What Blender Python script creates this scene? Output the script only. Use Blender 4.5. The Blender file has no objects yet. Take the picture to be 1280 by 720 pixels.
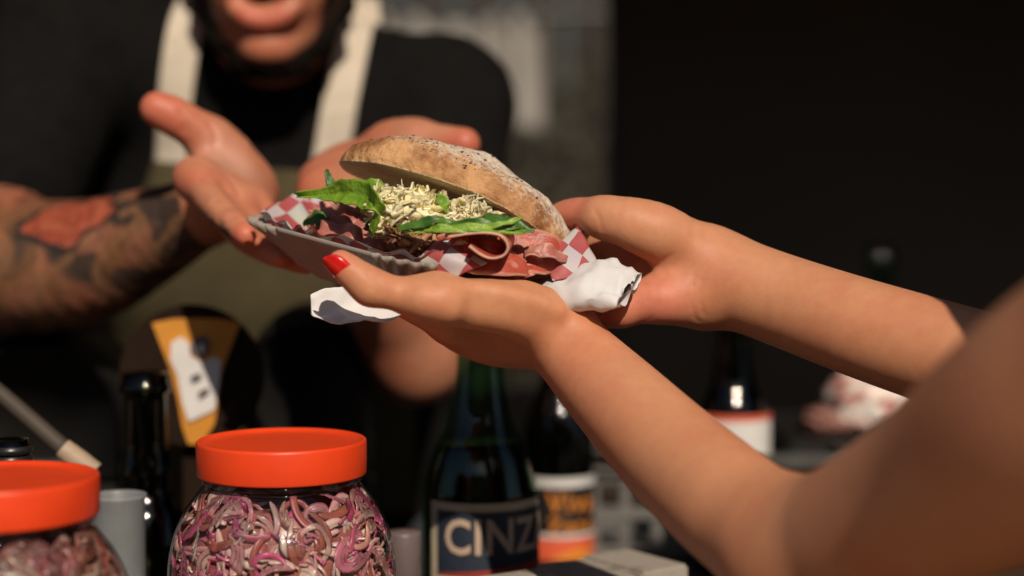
import bpy, bmesh, math, random
import numpy as np
from mathutils import Vector, Matrix
random.seed(7); RNG = np.random.RandomState(11)
S = bpy.context.scene
COL = S.collection
R = math.radians

# ------------------------------------------------------------------ camera, sky, sun, exposure
CAMZ, PITCH, LENS = 1.30, R(3.4), 60.0
FPX = LENS / 36.0 * 1280.0
cam_d = bpy.data.cameras.new('camera'); cam = bpy.data.objects.new('camera', cam_d); COL.objects.link(cam)
cam.location = (0, 0, CAMZ); cam.rotation_euler = (math.pi/2 - PITCH, 0, 0)
cam_d.lens = LENS; cam_d.sensor_width = 36; cam_d.clip_start = 0.05; cam_d.clip_end = 3000
cam_d.dof.use_dof = True; cam_d.dof.focus_distance = 1.085; cam_d.dof.aperture_fstop = 2.25
S.camera = cam
SUN_BACK = Vector((0.20, -0.76, 0.62)).normalized()      # towards the sun
W = bpy.data.worlds.new('World'); S.world = W; W.use_nodes = True
nt = W.node_tree; bg = nt.nodes['Background']
sky = nt.nodes.new('ShaderNodeTexSky'); sky.sky_type = 'NISHITA'; sky.sun_disc = False
sky.sun_elevation = math.asin(SUN_BACK.z); sky.sun_rotation = math.atan2(SUN_BACK.x, SUN_BACK.y)
nt.links.new(sky.outputs[0], bg.inputs[0]); bg.inputs[1].default_value = 0.05
sun_d = bpy.data.lights.new('sun', 'SUN'); sun = bpy.data.objects.new('sun', sun_d); COL.objects.link(sun)
sun_d.energy = 4.0; sun_d.angle = R(0.6); sun_d.color = (1.0, 0.86, 0.70)
sun.rotation_euler = SUN_BACK.to_track_quat('Z', 'Y').to_euler()
S.view_settings.view_transform = 'Standard'; S.view_settings.look = 'None'
S.view_settings.exposure = 0.0; S.view_settings.gamma = 1.0
S.render.engine = 'CYCLES'

# ------------------------------------------------------------------ helpers
def at(px, py, Y):
    """the point of the world plane y = Y seen at photo position (px, py)"""
    x = (px - 640) / FPX; v = (360 - py) / FPX
    dy = math.cos(PITCH) + v*math.sin(PITCH); dz = -math.sin(PITCH) + v*math.cos(PITCH)
    t = Y / dy
    return np.array([x*t, Y, CAMZ + dz*t])
def rp(rpx, Y): return rpx * Y / FPX

def hsh(ix, iy, iz):
    n = (ix.astype(np.int64)*374761393 + iy.astype(np.int64)*668265263 + iz.astype(np.int64)*2147483647) & 0x7fffffff
    n = ((n ^ (n >> 13)) * 1274126177) & 0x7fffffff
    n = (n ^ (n >> 16)) & 0xffff
    return n / 65535.0
def vnoise(P, scale, seed=0):
    Q = np.asarray(P, float)*scale + seed*17.31
    I = np.floor(Q).astype(np.int64); F = Q - I; F = F*F*(3-2*F)
    out = 0
    for dx in (0, 1):
        for dy in (0, 1):
            for dz in (0, 1):
                w = (F[:, 0] if dx else 1-F[:, 0])*(F[:, 1] if dy else 1-F[:, 1])*(F[:, 2] if dz else 1-F[:, 2])
                out = out + w*hsh(I[:, 0]+dx, I[:, 1]+dy, I[:, 2]+dz)
    return out
def fbm(P, scale, seed=0, oct=3):
    s = 0; a = 0.5; t = 0
    for o in range(oct):
        s = s + a*vnoise(P, scale*2**o, seed+o); t += a; a *= 0.5
    return s/t
def sstep(a, b, x):
    t = np.clip((x-a)/(b-a), 0, 1); return t*t*(3-2*t)

# ---- materials
def mat(name, col, rough=0.5, col2=None, nscale=20.0, ndetail=4.0, ramp=(0.35, 0.65), bump=0.0, bscale=None, bdist=0.002,
        metallic=0.0, spec=0.5, sss=0.0, sssr=(1.0, 0.35, 0.18), ssscale=0.006, attr=None, trans=0.0, coat=0.0, sheen=0.0, stretch=None, rough2=None):
    m = bpy.data.materials.new(name); m.use_nodes = True
    N = m.node_tree.nodes; L = m.node_tree.links; b = N['Principled BSDF']
    b.inputs['Base Color'].default_value = (*col, 1); b.inputs['Roughness'].default_value = rough
    b.inputs['Metallic'].default_value = metallic; b.inputs['Specular IOR Level'].default_value = spec
    b.inputs['Coat Weight'].default_value = coat; b.inputs['Sheen Weight'].default_value = sheen
    b.inputs['Transmission Weight'].default_value = trans
    if sss > 0:
        b.inputs['Subsurface Weight'].default_value = sss; b.inputs['Subsurface Radius'].default_value = sssr
        b.inputs['Subsurface Scale'].default_value = ssscale
    tc = N.new('ShaderNodeTexCoord'); vec = tc.outputs['Object']
    if stretch:
        mp = N.new('ShaderNodeMapping'); mp.inputs['Scale'].default_value = stretch
        L.new(vec, mp.inputs[0]); vec = mp.outputs[0]
    src = None
    if attr:
        an = N.new('ShaderNodeAttribute'); an.attribute_name = attr; src = an.outputs['Color']
    nz = None
    if col2 is not None:
        nz = N.new('ShaderNodeTexNoise'); nz.inputs['Scale'].default_value = nscale; nz.inputs['Detail'].default_value = ndetail
        nz.inputs['Roughness'].default_value = 0.6
        L.new(vec, nz.inputs['Vector'])
        rr = N.new('ShaderNodeMapRange'); rr.inputs[1].default_value = ramp[0]; rr.inputs[2].default_value = ramp[1]
        L.new(nz.outputs['Fac'], rr.inputs[0])
        mx = N.new('ShaderNodeMix'); mx.data_type = 'RGBA'
        L.new(rr.outputs[0], mx.inputs[0]); mx.inputs[6].default_value = (*col, 1); mx.inputs[7].default_value = (*col2, 1)
        if src is not None:
            mu = N.new('ShaderNodeMix'); mu.data_type = 'RGBA'; mu.blend_type = 'MULTIPLY'; mu.inputs[0].default_value = 1
            L.new(src, mu.inputs[6]); L.new(mx.outputs[2], mu.inputs[7]); src = mu.outputs[2]
        else: src = mx.outputs[2]
        if rough2 is not None:
            r2 = N.new('ShaderNodeMapRange'); r2.inputs[1].default_value = ramp[0]; r2.inputs[2].default_value = ramp[1]
            r2.inputs[3].default_value = rough; r2.inputs[4].default_value = rough2
            L.new(nz.outputs['Fac'], r2.inputs[0]); L.new(r2.outputs[0], b.inputs['Roughness'])
    if src is not None: L.new(src, b.inputs['Base Color'])
    if bump > 0:
        bn = N.new('ShaderNodeTexNoise'); bn.inputs['Scale'].default_value = bscale or nscale*3; bn.inputs['Detail'].default_value = 5
        L.new(vec, bn.inputs['Vector'])
        bp = N.new('ShaderNodeBump'); bp.inputs['Strength'].default_value = bump; bp.inputs['Distance'].default_value = bdist
        L.new(bn.outputs['Fac'], bp.inputs['Height']); L.new(bp.outputs[0], b.inputs['Normal'])
    return m

def thin_glass(name, tint, gloss=1.0, rough=0.03, ior=1.5, extra=None):
    """clear wall of a jar or bottle: transparent body with a Fresnel reflection"""
    m = bpy.data.materials.new(name); m.use_nodes = True
    N = m.node_tree.nodes; L = m.node_tree.links; N.remove(N['Principled BSDF']); out = N['Material Output']
    tr = N.new('ShaderNodeBsdfTransparent'); tr.inputs[0].default_value = (*tint, 1)
    gl = N.new('ShaderNodeBsdfGlossy'); gl.inputs['Roughness'].default_value = rough; gl.inputs['Color'].default_value = (gloss, gloss, gloss, 1)
    lw = N.new('ShaderNodeLayerWeight'); lw.inputs[0].default_value = 0.5
    pw = N.new('ShaderNodeMath'); pw.operation = 'POWER'; pw.inputs[1].default_value = 5; L.new(lw.outputs['Facing'], pw.inputs[0])
    fr = N.new('ShaderNodeMath'); fr.operation = 'MULTIPLY_ADD'; fr.inputs[1].default_value = 0.9; fr.inputs[2].default_value = 0.04; L.new(pw.outputs[0], fr.inputs[0])
    nz = N.new('ShaderNodeTexNoise'); nz.inputs['Scale'].default_value = 14; nz.inputs['Detail'].default_value = 1
    tc = N.new('ShaderNodeTexCoord'); L.new(tc.outputs['Object'], nz.inputs['Vector'])
    bp = N.new('ShaderNodeBump'); bp.inputs['Strength'].default_value = 0.25; bp.inputs['Distance'].default_value = 0.004
    L.new(nz.outputs['Fac'], bp.inputs['Height']); L.new(bp.outputs[0], gl.inputs['Normal'])
    mx = N.new('ShaderNodeMixShader'); L.new(fr.outputs[0], mx.inputs[0]); L.new(tr.outputs[0], mx.inputs[1]); L.new(gl.outputs[0], mx.inputs[2])
    L.new(mx.outputs[0], out.inputs[0])
    return m

# ---- objects
def link(o, parent=None):
    COL.objects.link(o)
    if parent is not None: o.parent = parent
    return o
def tag(o, label=None, cat=None, group=None, kind=None):
    if label: o['label'] = label
    if cat: o['category'] = cat
    if group: o['group'] = group
    if kind: o['kind'] = kind
    return o
def empty(name, loc=(0, 0, 0), **k):
    o = bpy.data.objects.new(name, None); o.empty_display_size = 0.05; o.location = loc; link(o); tag(o, **k); return o
def place(o, parent):
    """parent an object whose mesh is in world coordinates to an Empty that has a location"""
    if parent is not None:
        o.parent = parent
        root = parent; off = Vector((0, 0, 0))
        while root is not None: off += root.location; root = root.parent
        o.location = -off
    return o
def mesh_np(name, V, quads, m, parent=None, smooth=True, col=None, tris=None, uv=None):
    V = np.asarray(V, np.float32); me = bpy.data.meshes.new(name)
    quads = np.zeros((0, 4), np.int32) if quads is None else np.asarray(quads, np.int32)
    tr = np.zeros((0, 3), np.int32) if tris is None else np.asarray(tris, np.int32)
    me.vertices.add(len(V)); me.vertices.foreach_set('co', V.ravel())
    nl = quads.size + tr.size; me.loops.add(nl)
    me.loops.foreach_set('vertex_index', np.concatenate([quads.ravel(), tr.ravel()]).astype(np.int32))
    n = len(quads) + len(tr); me.polygons.add(n)
    st = np.concatenate([np.arange(len(quads))*4, quads.size + np.arange(len(tr))*3]).astype(np.int32)
    me.polygons.foreach_set('loop_start', st)
    if smooth: me.polygons.foreach_set('use_smooth', np.ones(n, bool))
    if col is not None:
        a = me.attributes.new('Col', 'FLOAT_COLOR', 'POINT'); c4 = np.ones((len(V), 4), np.float32); c4[:, :3] = col
        a.data.foreach_set('color', c4.ravel())
    me.update(calc_edges=True)
    if uv is not None:
        ul = me.uv_layers.new(name='UVMap'); idx = np.zeros(nl, np.int32); me.loops.foreach_get('vertex_index', idx)
        ul.data.foreach_set('uv', np.asarray(uv, np.float32)[idx].ravel())
    me.validate(); me.materials.append(m)
    o = bpy.data.objects.new(name, me); COL.objects.link(o); place(o, parent)
    return o
def grid_quads(nu, nv, close_u=False, close_v=False):
    i = np.arange(nu if close_u else nu-1); j = np.arange(nv if close_v else nv-1)
    I, J = np.meshgrid(i, j, indexing='ij'); I2 = (I+1) % nu; J2 = (J+1) % nv
    return np.stack([I*nv+J, I2*nv+J, I2*nv+J2, I*nv+J2], -1).reshape(-1, 4)
def lathe(name, prof, m, loc, parent=None, seg=48, cap=True):
    prof = np.array(prof, float); th = np.linspace(0, 2*math.pi, seg, endpoint=False)
    V = np.stack([np.outer(prof[:, 0], np.cos(th)), np.outer(prof[:, 0], np.sin(th)), np.repeat(prof[:, 1][:, None], seg, 1)], -1).reshape(-1, 3)
    q = grid_quads(len(prof), seg, close_v=True)[:, ::-1]
    return mesh_np(name, V + np.array(loc), q, m, parent)
def boxes(name, lst, m, parent=None, bevel=0.0, rot=None):
    """lst of (x0,x1,y0,y1,z0,z1) joined into one mesh object"""
    bm = bmesh.new()
    for (x0, x1, y0, y1, z0, z1) in lst:
        r = bmesh.ops.create_cube(bm, size=1)
        for v in r['verts']:
            v.co = Vector(((x0+x1)/2 + v.co.x*(x1-x0), (y0+y1)/2 + v.co.y*(y1-y0), (z0+z1)/2 + v.co.z*(z1-z0)))
    if bevel > 0: bmesh.ops.bevel(bm, geom=bm.edges[:], offset=bevel, segments=2, affect='EDGES', clamp_overlap=True)
    me = bpy.data.meshes.new(name); bm.to_mesh(me); bm.free(); me.materials.append(m)
    o = bpy.data.objects.new(name, me); COL.objects.link(o); place(o, parent); return o
def spline(pts, n):
    P = np.array(pts, float); k = len(P); t = np.linspace(0, k-1-1e-6, n); i = t.astype(int); f = (t-i)[:, None]
    p0 = P[np.maximum(i-1, 0)]; p1 = P[i]; p2 = P[np.minimum(i+1, k-1)]; p3 = P[np.minimum(i+2, k-1)]
    return 0.5*((2*p1) + (-p0+p2)*f + (2*p0-5*p1+4*p2-p3)*f*f + (-p0+3*p1-3*p2+p3)*f**3)
def nrm(v): v = np.asarray(v, float); return v/np.linalg.norm(v)
def tube(name, pts, rad, m, parent=None, seg=10, n=24):
    C = spline(pts, n); rr = np.interp(np.linspace(0, 1, n), np.linspace(0, 1, len(rad)), rad) if hasattr(rad, '__len__') else np.full(n, rad)
    T = np.gradient(C, axis=0); T /= np.linalg.norm(T, axis=1)[:, None]
    up = np.array([0.13, 0.21, 0.97]); A = np.cross(T, up); A /= np.linalg.norm(A, axis=1)[:, None]; B = np.cross(T, A)
    th = np.linspace(0, 2*math.pi, seg, endpoint=False)
    V = C[:, None] + rr[:, None, None]*(np.cos(th)[None, :, None]*A[:, None] + np.sin(th)[None, :, None]*B[:, None])
    V = V.reshape(-1, 3); q = grid_quads(n, seg, close_v=True)
    V = np.vstack([V, C[:1], C[-1:]]); a = len(V)-2
    t = [(a, (j+1) % seg, j) for j in range(seg)] + [(a+1, (n-1)*seg+j, (n-1)*seg+(j+1) % seg) for j in range(seg)]
    return mesh_np(name, V, q, m, parent, tris=t)

# ------------------------------------------------------------------ signed-distance bodies
class Body:
    """smooth union of tapered limbs and ellipsoids, meshed as one continuous surface"""
    def __init__(s): s.p = []
    def cone(s, a, b, ra, rb, k=0.012, flat=None, sub=False):
        a = np.asarray(a, float); b = np.asarray(b, float); r = max(ra, rb)
        s.p.append(dict(t=0, a=a, b=b, ra=ra, rb=rb, k=k, flat=flat, sub=sub, lo=np.minimum(a, b)-r-k-0.012, hi=np.maximum(a, b)+r+k+0.012))
    def chain(s, pts, k=0.012, flat=None, div=4):
        """pts: (px, py, Y, radius in px)"""
        q = np.array([[*at(p[0], p[1], p[2]), rp(p[3], p[2])] for p in pts])
        if len(q) > 2: q = spline(q, (len(q)-1)*div+1)
        A, B, ra, rb = q[:-1, :3], q[1:, :3], q[:-1, 3], q[1:, 3]; r = np.maximum(ra, rb)[:, None]
        sl = np.minimum(A, B)-r-k-0.012; sh = np.maximum(A, B)+r+k+0.012
        s.p.append(dict(t=2, A=A, B=B, ra=ra, rb=rb, k=k, flat=flat, sub=False, sl=sl, sh=sh, lo=sl.min(0), hi=sh.max(0)))
    def poly(s, q, r, k, sub=True):
        A, B = q[:-1], q[1:]; rr = np.full(len(A), r); sl = np.minimum(A, B)-r-k-0.003; sh = np.maximum(A, B)+r+k+0.003
        s.p.append(dict(t=2, A=A, B=B, ra=rr, rb=rr, k=k, flat=None, sub=sub, sl=sl, sh=sh, lo=sl.min(0), hi=sh.max(0)))
    def ell(s, c, r, k=0.012, rot=None, sub=False):
        c = np.asarray(c, float); r = np.asarray(r, float); m = r.max()
        s.p.append(dict(t=1, c=c, r=r, k=k, rot=rot, sub=sub, lo=c-m-k-0.012, hi=c+m+k+0.012))
    def ev(s, P, prims=None):
        d = np.full(len(P), 0.5, np.float32); pl = P.min(0); ph = P.max(0)
        for q in (s.p if prims is None else prims):
            if q['t'] == 0:
                pa = (P - q['a']).astype(np.float32); ba = (q['b']-q['a']).astype(np.float32); l2 = float(ba@ba) + 1e-12
                t = np.clip(pa@ba/l2, 0, 1); e = pa - t[:, None]*ba
                if q['flat'] is not None:
                    f, sc = q['flat']; f = np.asarray(f, np.float32); e = e + ((sc-1)*(e@f))[:, None]*f
                x = np.sqrt(np.einsum('ij,ij->i', e, e)) - (q['ra'] + (q['rb']-q['ra'])*t)
            elif q['t'] == 2:
                x = np.full(len(P), 0.5, np.float32)
                for i in np.nonzero(((q['sl'] <= ph) & (q['sh'] >= pl)).all(1))[0]:
                    pa = (P - q['A'][i]).astype(np.float32); ba = (q['B'][i]-q['A'][i]).astype(np.float32); l2 = float(ba@ba) + 1e-12
                    t = np.clip(pa@ba/l2, 0, 1); e = pa - t[:, None]*ba
                    x = np.minimum(x, np.sqrt(np.einsum('ij,ij->i', e, e)) - (q['ra'][i] + (q['rb'][i]-q['ra'][i])*t))
            else:
                e = (P - q['c']).astype(np.float32)
                if q['rot'] is not None: e = e @ np.asarray(q['rot'], np.float32)
                r = q['r'].astype(np.float32); k0 = np.sqrt(((e/r)**2).sum(1)); k1 = np.sqrt(((e/(r*r))**2).sum(1))+1e-9
                x = k0*(k0-1)/k1
            k = q['k']
            if q['sub']:
                h = np.clip(k-np.abs(d+x), 0, None)/k; d = np.maximum(d, -x) + h*h*k*0.25
            else:
                h = np.clip(k-np.abs(d-x), 0, None)/k; d = np.minimum(d, x) - h*h*k*0.25
        return d
    def mesh(s, vs, B=36, lo=None, hi=None, disp=None):
        add = [q for q in s.p if not q['sub']]
        L = np.min([q['lo'] for q in add], 0); H = np.max([q['hi'] for q in add], 0)
        nb = np.ceil((H-L)/(vs*B)).astype(int)
        N3 = nb*B + 4; ids = []; pos = []; quads = []
        ax = np.arange(B+2); half = 0.5*math.sqrt(3)*vs*(B+2)
        c8 = np.array([(i, j, k) for i in (0, 1) for j in (0, 1) for k in (0, 1)])
        edges = [(a, b) for a in range(8) for b in range(a+1, 8) if np.abs(c8[a]-c8[b]).sum() == 1]
        for bi in range(nb[0]):
            for bj in range(nb[1]):
                for bk in range(nb[2]):
                    base = np.array([bi, bj, bk])*B; bl = L + (base-1)*vs; bh = bl + (B+1)*vs
                    pr = [q for q in s.p if (q['lo'] <= bh).all() and (q['hi'] >= bl).all()]
                    if not pr or all(q['sub'] for q in pr): continue
                    dc = s.ev(np.array([(bl+bh)/2, bl, bh]), pr)[0]
                    if abs(dc) > 2.0*half+0.015: continue
                    gx, gy, gz = np.meshgrid(bl[0]+ax*vs, bl[1]+ax*vs, bl[2]+ax*vs, indexing='ij')
                    P = np.stack([gx.ravel(), gy.ravel(), gz.ravel()], 1)
                    d = s.ev(P, pr)
                    if disp is not None:
                        near = np.abs(d) < 0.02
                        if near.any(): d[near] -= disp(P[near])
                    d = d.reshape(B+2, B+2, B+2); ins = d < 0
                    if ins.all() or not ins.any(): continue
                    n = B+1; cnt = np.zeros((n, n, n), np.int8)
                    for (i, j, k) in c8: cnt += ins[i:i+n, j:j+n, k:k+n]
                    ci = np.argwhere((cnt > 0) & (cnt < 8))
                    cv = np.stack([d[ci[:, 0]+i, ci[:, 1]+j, ci[:, 2]+k] for (i, j, k) in c8], 1)
                    acc = np.zeros((len(ci), 3)); num = np.zeros(len(ci))
                    for a, b in edges:
                        va, vb = cv[:, a], cv[:, b]; cr = (va < 0) != (vb < 0)
                        t = np.where(cr, va/np.where(cr, va-vb, 1), 0)
                        acc += np.where(cr[:, None], c8[a]+t[:, None]*(c8[b]-c8[a]), 0); num += cr
                    pos.append(bl + (ci + acc/num[:, None])*vs)
                    g = ci + base
                    gid = (g[:, 0]*N3[1] + g[:, 1])*N3[2] + g[:, 2]; ids.append(gid)
                    for axn in range(3):
                        sl0 = [slice(1, B+1)]*3; sl1 = list(sl0); sl1[axn] = slice(2, B+2)
                        A0 = ins[tuple(sl0)]; A1 = ins[tuple(sl1)]
                        e = np.argwhere(A0 != A1)
                        if len(e) == 0: continue
                        fl = A0[e[:, 0], e[:, 1], e[:, 2]]; e = e+1+base
                        u = np.zeros(3, int); w = np.zeros(3, int); u[(axn+1) % 3] = 1; w[(axn+2) % 3] = 1
                        f = lambda c: (c[:, 0]*N3[1]+c[:, 1])*N3[2]+c[:, 2]
                        Q = np.stack([f(e-u-w), f(e-w), f(e), f(e-u)], 1)
                        Q[~fl] = Q[~fl][:, ::-1]; quads.append(Q)
        ids = np.concatenate(ids); pos = np.concatenate(pos); quads = np.concatenate(quads)
        uid, first = np.unique(ids, return_index=True); V = pos[first]
        F = np.searchsorted(uid, quads)
        ok = (F < len(uid)).all(1); F = F[ok]
        return V, F

# ------------------------------------------------------------------ setting
M = {}
M['warm_ground'] = mat('bounce_ground', (0.42, 0.29, 0.18), 0.9, (0.33, 0.22, 0.135), 3.0, bump=0.5, bscale=120)  # unseen ground, colour chosen to bounce warm light up into the shadows
M['black_board'] = mat('black_board', (0.095, 0.080, 0.060), 0.85, (0.115, 0.098, 0.075), 2.0, bump=0.15, bscale=60)
M['dark_wood'] = mat('dark_wood', (0.045, 0.028, 0.018), 0.6, (0.025, 0.016, 0.011), 6.0, stretch=(1, 12, 12), bump=0.3, bscale=30)
M['steel'] = mat('steel', (0.10, 0.10, 0.095), 0.35, (0.07, 0.07, 0.068), 9, metallic=0.8)
M['roof_cloth'] = mat('roof_cloth', (0.05, 0.045, 0.04), 0.9, (0.035, 0.03, 0.028), 3)
M['canvas'] = mat('canvas', (0.33, 0.31, 0.28), 0.9, (0.25, 0.235, 0.21), 5, bump=0.2, bscale=200)
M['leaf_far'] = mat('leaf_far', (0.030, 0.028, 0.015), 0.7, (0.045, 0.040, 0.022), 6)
M['bark'] = mat('bark', (0.08, 0.06, 0.045), 0.9, (0.05, 0.038, 0.03), 12, bump=0.5)

bm = bmesh.new(); bmesh.ops.create_grid(bm, x_segments=8, y_segments=8, size=600)
me = bpy.data.meshes.new('ground'); bm.to_mesh(me); bm.free(); me.materials.append(M['warm_ground'])
g = bpy.data.objects.new('ground', me); link(g); tag(g, 'market ground tinted warm for bounce light', None, kind='structure')

CT = 0.93                                                # counter top height
stall = empty('food_stall', (0, 1.2, 0), label='dark market food stall with low roof, black board and wooden counter', cat='stall')
def planks(name, x0, x1, y0, y1, z0, z1, n, m, parent, gap=0.003):
    w = (x1-x0)/n
    for i in range(n):
        boxes(name, [(x0+i*w+gap/2, x0+(i+1)*w-gap/2, y0, y1, z0 + 0.0006*(i % 3), z1 + 0.0006*(i % 3))], m, parent, bevel=0.002)
# serving counter (planks run to the back) and the side counter behind it on the right
def planks_y(name, x0, x1, y0, y1, z0, z1, n, m, parent, gap=0.003):
    w = (y1-y0)/n
    for i in range(n):
        boxes(name, [(x0, x1, y0+i*w+gap/2, y0+(i+1)*w-gap/2, z0, z1 - 0.0008*(i % 2))], m, parent, bevel=0.002)
planks_y('counter_plank', -1.15, 1.25, 0.80, 1.52, CT-0.03, CT, 6, M['dark_wood'], stall)
planks_y('counter_plank', 0.0, 1.25, 1.53, 2.25, CT-0.03, CT, 6, M['dark_wood'], stall)
boxes('counter_front', [(-1.13, 1.23, 0.84, 0.86, 0.0, CT-0.03)], M['black_board'], stall)
boxes('counter_side', [(0.02, 0.04, 1.53, 2.24, 0.0, CT-0.03)], M['black_board'], stall)
for x in (-1.16, 1.27):
    for y in (1.27, 2.56):
        boxes('post', [(x-0.02, x+0.02, y-0.02, y+0.02, 0, 1.96)], M['steel'], stall, bevel=0.003)
boxes('roof', [(-1.25, 1.36, 1.22, 2.66, 1.96, 2.0)], M['roof_cloth'], stall, bevel=0.004)
boxes('back_board', [(0.165, 1.30, 2.60, 2.63, 0.0, 1.955)], M['black_board'], stall)
boxes('board_edge', [(0.145, 0.163, 2.595, 2.635, 0.0, 1.955)], M['steel'], stall, bevel=0.002)
boxes('back_board', [(-1.2, -0.50, 2.60, 2.63, 0.0, 1.955)], M['dark_wood'], stall)
boxes('side_board', [(-1.215, -1.19, 1.30, 2.53, 0.0, 1.955)], M['black_board'], stall)
boxes('side_board', [(1.30, 1.325, 1.30, 2.53, 0.0, 1.955)], M['black_board'], stall)
boxes('low_board', [(-0.495, 0.14, 2.60, 2.63, 0.0, 0.99)], M['black_board'], stall)

# what shows through the gap behind the vendor: a hanging white canvas and a hedge
n = 120; u = np.linspace(0, 1, n); zz = np.linspace(0, 1, 14)
U, Z = np.meshgrid(u, zz, indexing='ij')
X = -0.36 + 0.43*U + 0.004*np.sin(U*40); Yc = 4.2 + 0.02*np.sin(U*34+1.2*np.sin(U*7)) + 0.010*np.sin(U*71+Z*2)
V = np.stack([X, Yc, 1.43 + 0.28*Z + 0.01*np.sin(U*9)], -1).reshape(-1, 3)
cv = mesh_np('canvas_banner', V, grid_quads(n, 14), M['canvas']); tag(cv, 'pale canvas banner hanging in folds behind the stall', 'banner')
md = cv.modifiers.new('thick', 'SOLIDIFY'); md.thickness = 0.004
tube('rail', [(-0.9, 4.2, 1.725), (0.0, 4.2, 1.72), (0.9, 4.2, 1.725)], 0.012, M['steel'], cv)
for x in (-0.9, 0.9): tube('upright', [(x, 4.2, 0), (x, 4.2, 0.9), (x, 4.2, 1.82)], 0.016, M['steel'], cv)
fence = empty('board_fence', (0, 6.2, 0), label='tall brown board fence behind the hedge', cat='fence')
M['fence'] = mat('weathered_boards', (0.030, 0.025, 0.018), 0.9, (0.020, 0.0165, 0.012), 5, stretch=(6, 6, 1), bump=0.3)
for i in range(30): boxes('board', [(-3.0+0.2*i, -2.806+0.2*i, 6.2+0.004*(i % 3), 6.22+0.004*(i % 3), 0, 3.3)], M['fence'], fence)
for z_ in (0.6, 2.8): boxes('rail', [(-3.0, 3.0, 6.235, 6.28, z_, z_+0.08)], M['fence'], fence)
hedge = empty('hedge', (0, 5.2, 0), label='olive green hedge growing behind the stall', cat='hedge')
k = 16000; P = np.stack([RNG.uniform(-2.6, 2.6, k), 5.2 + RNG.uniform(-0.45, 0.45, k), RNG.uniform(0.15, 1.35, k)], 1)
P[:, 1] += 0.25*(fbm(P, 2.0)-0.5); P[:, 2] *= 1.25
A = RNG.normal(size=(k, 3)); A /= np.linalg.norm(A, axis=1)[:, None]; Bv = np.cross(A, RNG.normal(size=(k, 3))); Bv /= np.linalg.norm(Bv, axis=1)[:, None]
s = RNG.uniform(0.02, 0.045, k)[:, None]
V = np.stack([P-A*s, P+Bv*s*0.5, P+A*s, P-Bv*s*0.5], 1).reshape(-1, 3)
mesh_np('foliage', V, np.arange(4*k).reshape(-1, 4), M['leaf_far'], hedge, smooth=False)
for i in range(9): tube('stem', [(-2.4+i*0.6, 5.2, 0), (-2.35+i*0.6, 5.25, 0.8), (-2.45+i*0.6, 5.2, 2.0)], [0.03, 0.012], M['bark'], hedge, n=8)

# house added out of view behind the photographer to close off the low sky
M['plaster'] = mat('ochre_plaster', (0.30, 0.22, 0.15), 0.9, (0.24, 0.17, 0.115), 1.2, bump=0.2, bscale=30)
M['pane'] = mat('window_pane', (0.02, 0.022, 0.025), 0.1, (0.03, 0.03, 0.03), 4)
M['frame'] = mat('window_frame', (0.20, 0.17, 0.14), 0.6, (0.16, 0.14, 0.11), 8)
M['tiles'] = mat('roof_tiles', (0.20, 0.075, 0.045), 0.85, (0.14, 0.05, 0.03), 8)
hs = empty('house', (0, -9, 0), label='low ochre plastered house with tiled roof added behind the camera to block the low sky', cat='house')
boxes('wall', [(-16, 16, -12.0, -9.0, 0, 4.6)], M['plaster'], hs)
boxes('roof', [(-16.3, 16.3, -12.3, -8.6, 4.605, 4.85)], M['tiles'], hs)
for i in range(10):
    for z_ in (0.9, 2.9):
        x_ = -14.4+3.2*i; wo = boxes('window', [(x_-0.5, x_+0.5, -9.0, -8.94, z_, z_+1.2)], M['frame'], hs); pa = boxes('pane', [(x_-0.42, x_+0.42, -8.938, -8.93, z_+0.08, z_+1.12)], M['pane'], hs); pa.parent = wo; pa.location = (0, 0, 0)

# ------------------------------------------------------------------ people
M['skin'] = mat('skin', (1, 1, 1), 0.52, (0.93, 0.90, 0.88), 140, attr='Col', bump=0.25, bscale=900, bdist=0.0006, spec=0.32, sss=0.16, ssscale=0.005)
M['skin_man'] = mat('skin_man', (1, 1, 1), 0.5, (0.86, 0.83, 0.80), 45, attr='Col', bump=0.14, bscale=700, bdist=0.0008, spec=0.4, sss=0.12, ssscale=0.005)
M['nail'] = mat('red_nail_polish', (0.62, 0.012, 0.010), 0.18, (0.55, 0.010, 0.008), 80, coat=0.6)
M['nail_bare'] = mat('bare_nail', (0.55, 0.33, 0.27), 0.3, (0.5, 0.3, 0.25), 80)
M['shirt'] = mat('black_cotton', (0.0050, 0.0047, 0.0045), 0.95, (0.0075, 0.007, 0.0068), 40, bump=0.4, bscale=900, bdist=0.0006, spec=0.1)
M['strap'] = mat('cream_strap', (0.62, 0.55, 0.45), 0.9, (0.54, 0.47, 0.38), 90, bump=0.5, bscale=700, bdist=0.001, spec=0.2)
M['apron'] = mat('olive_canvas', (0.085, 0.068, 0.033), 0.9, (0.062, 0.050, 0.025), 30, bump=0.5, bscale=600, bdist=0.001, spec=0.2)
M['hair'] = mat('dark_hair', (0.018, 0.012, 0.009), 0.45, (0.03, 0.02, 0.014), 40, stretch=(6, 6, 1), bump=0.8, bscale=120)
M['denim'] = mat('dark_denim', (0.02, 0.024, 0.035), 0.9, (0.03, 0.034, 0.045), 60, bump=0.4, bscale=600)
M['shoe'] = mat('black_leather', (0.015, 0.014, 0.013), 0.4, (0.02, 0.019, 0.018), 30)
M['dress'] = mat('dark_top', (0.022, 0.019, 0.018), 0.85, (0.032, 0.028, 0.026), 40, bump=0.3, bscale=700)
M['lip'] = None
BASE_W = np.array([0.57, 0.262, 0.138]); RED_W = np.array([0.53, 0.200, 0.105]); PALE_W = np.array([0.59, 0.31, 0.19])
BASE_M = np.array([0.51, 0.215, 0.125]); RED_M = np.array([0.52, 0.155, 0.085])

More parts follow.
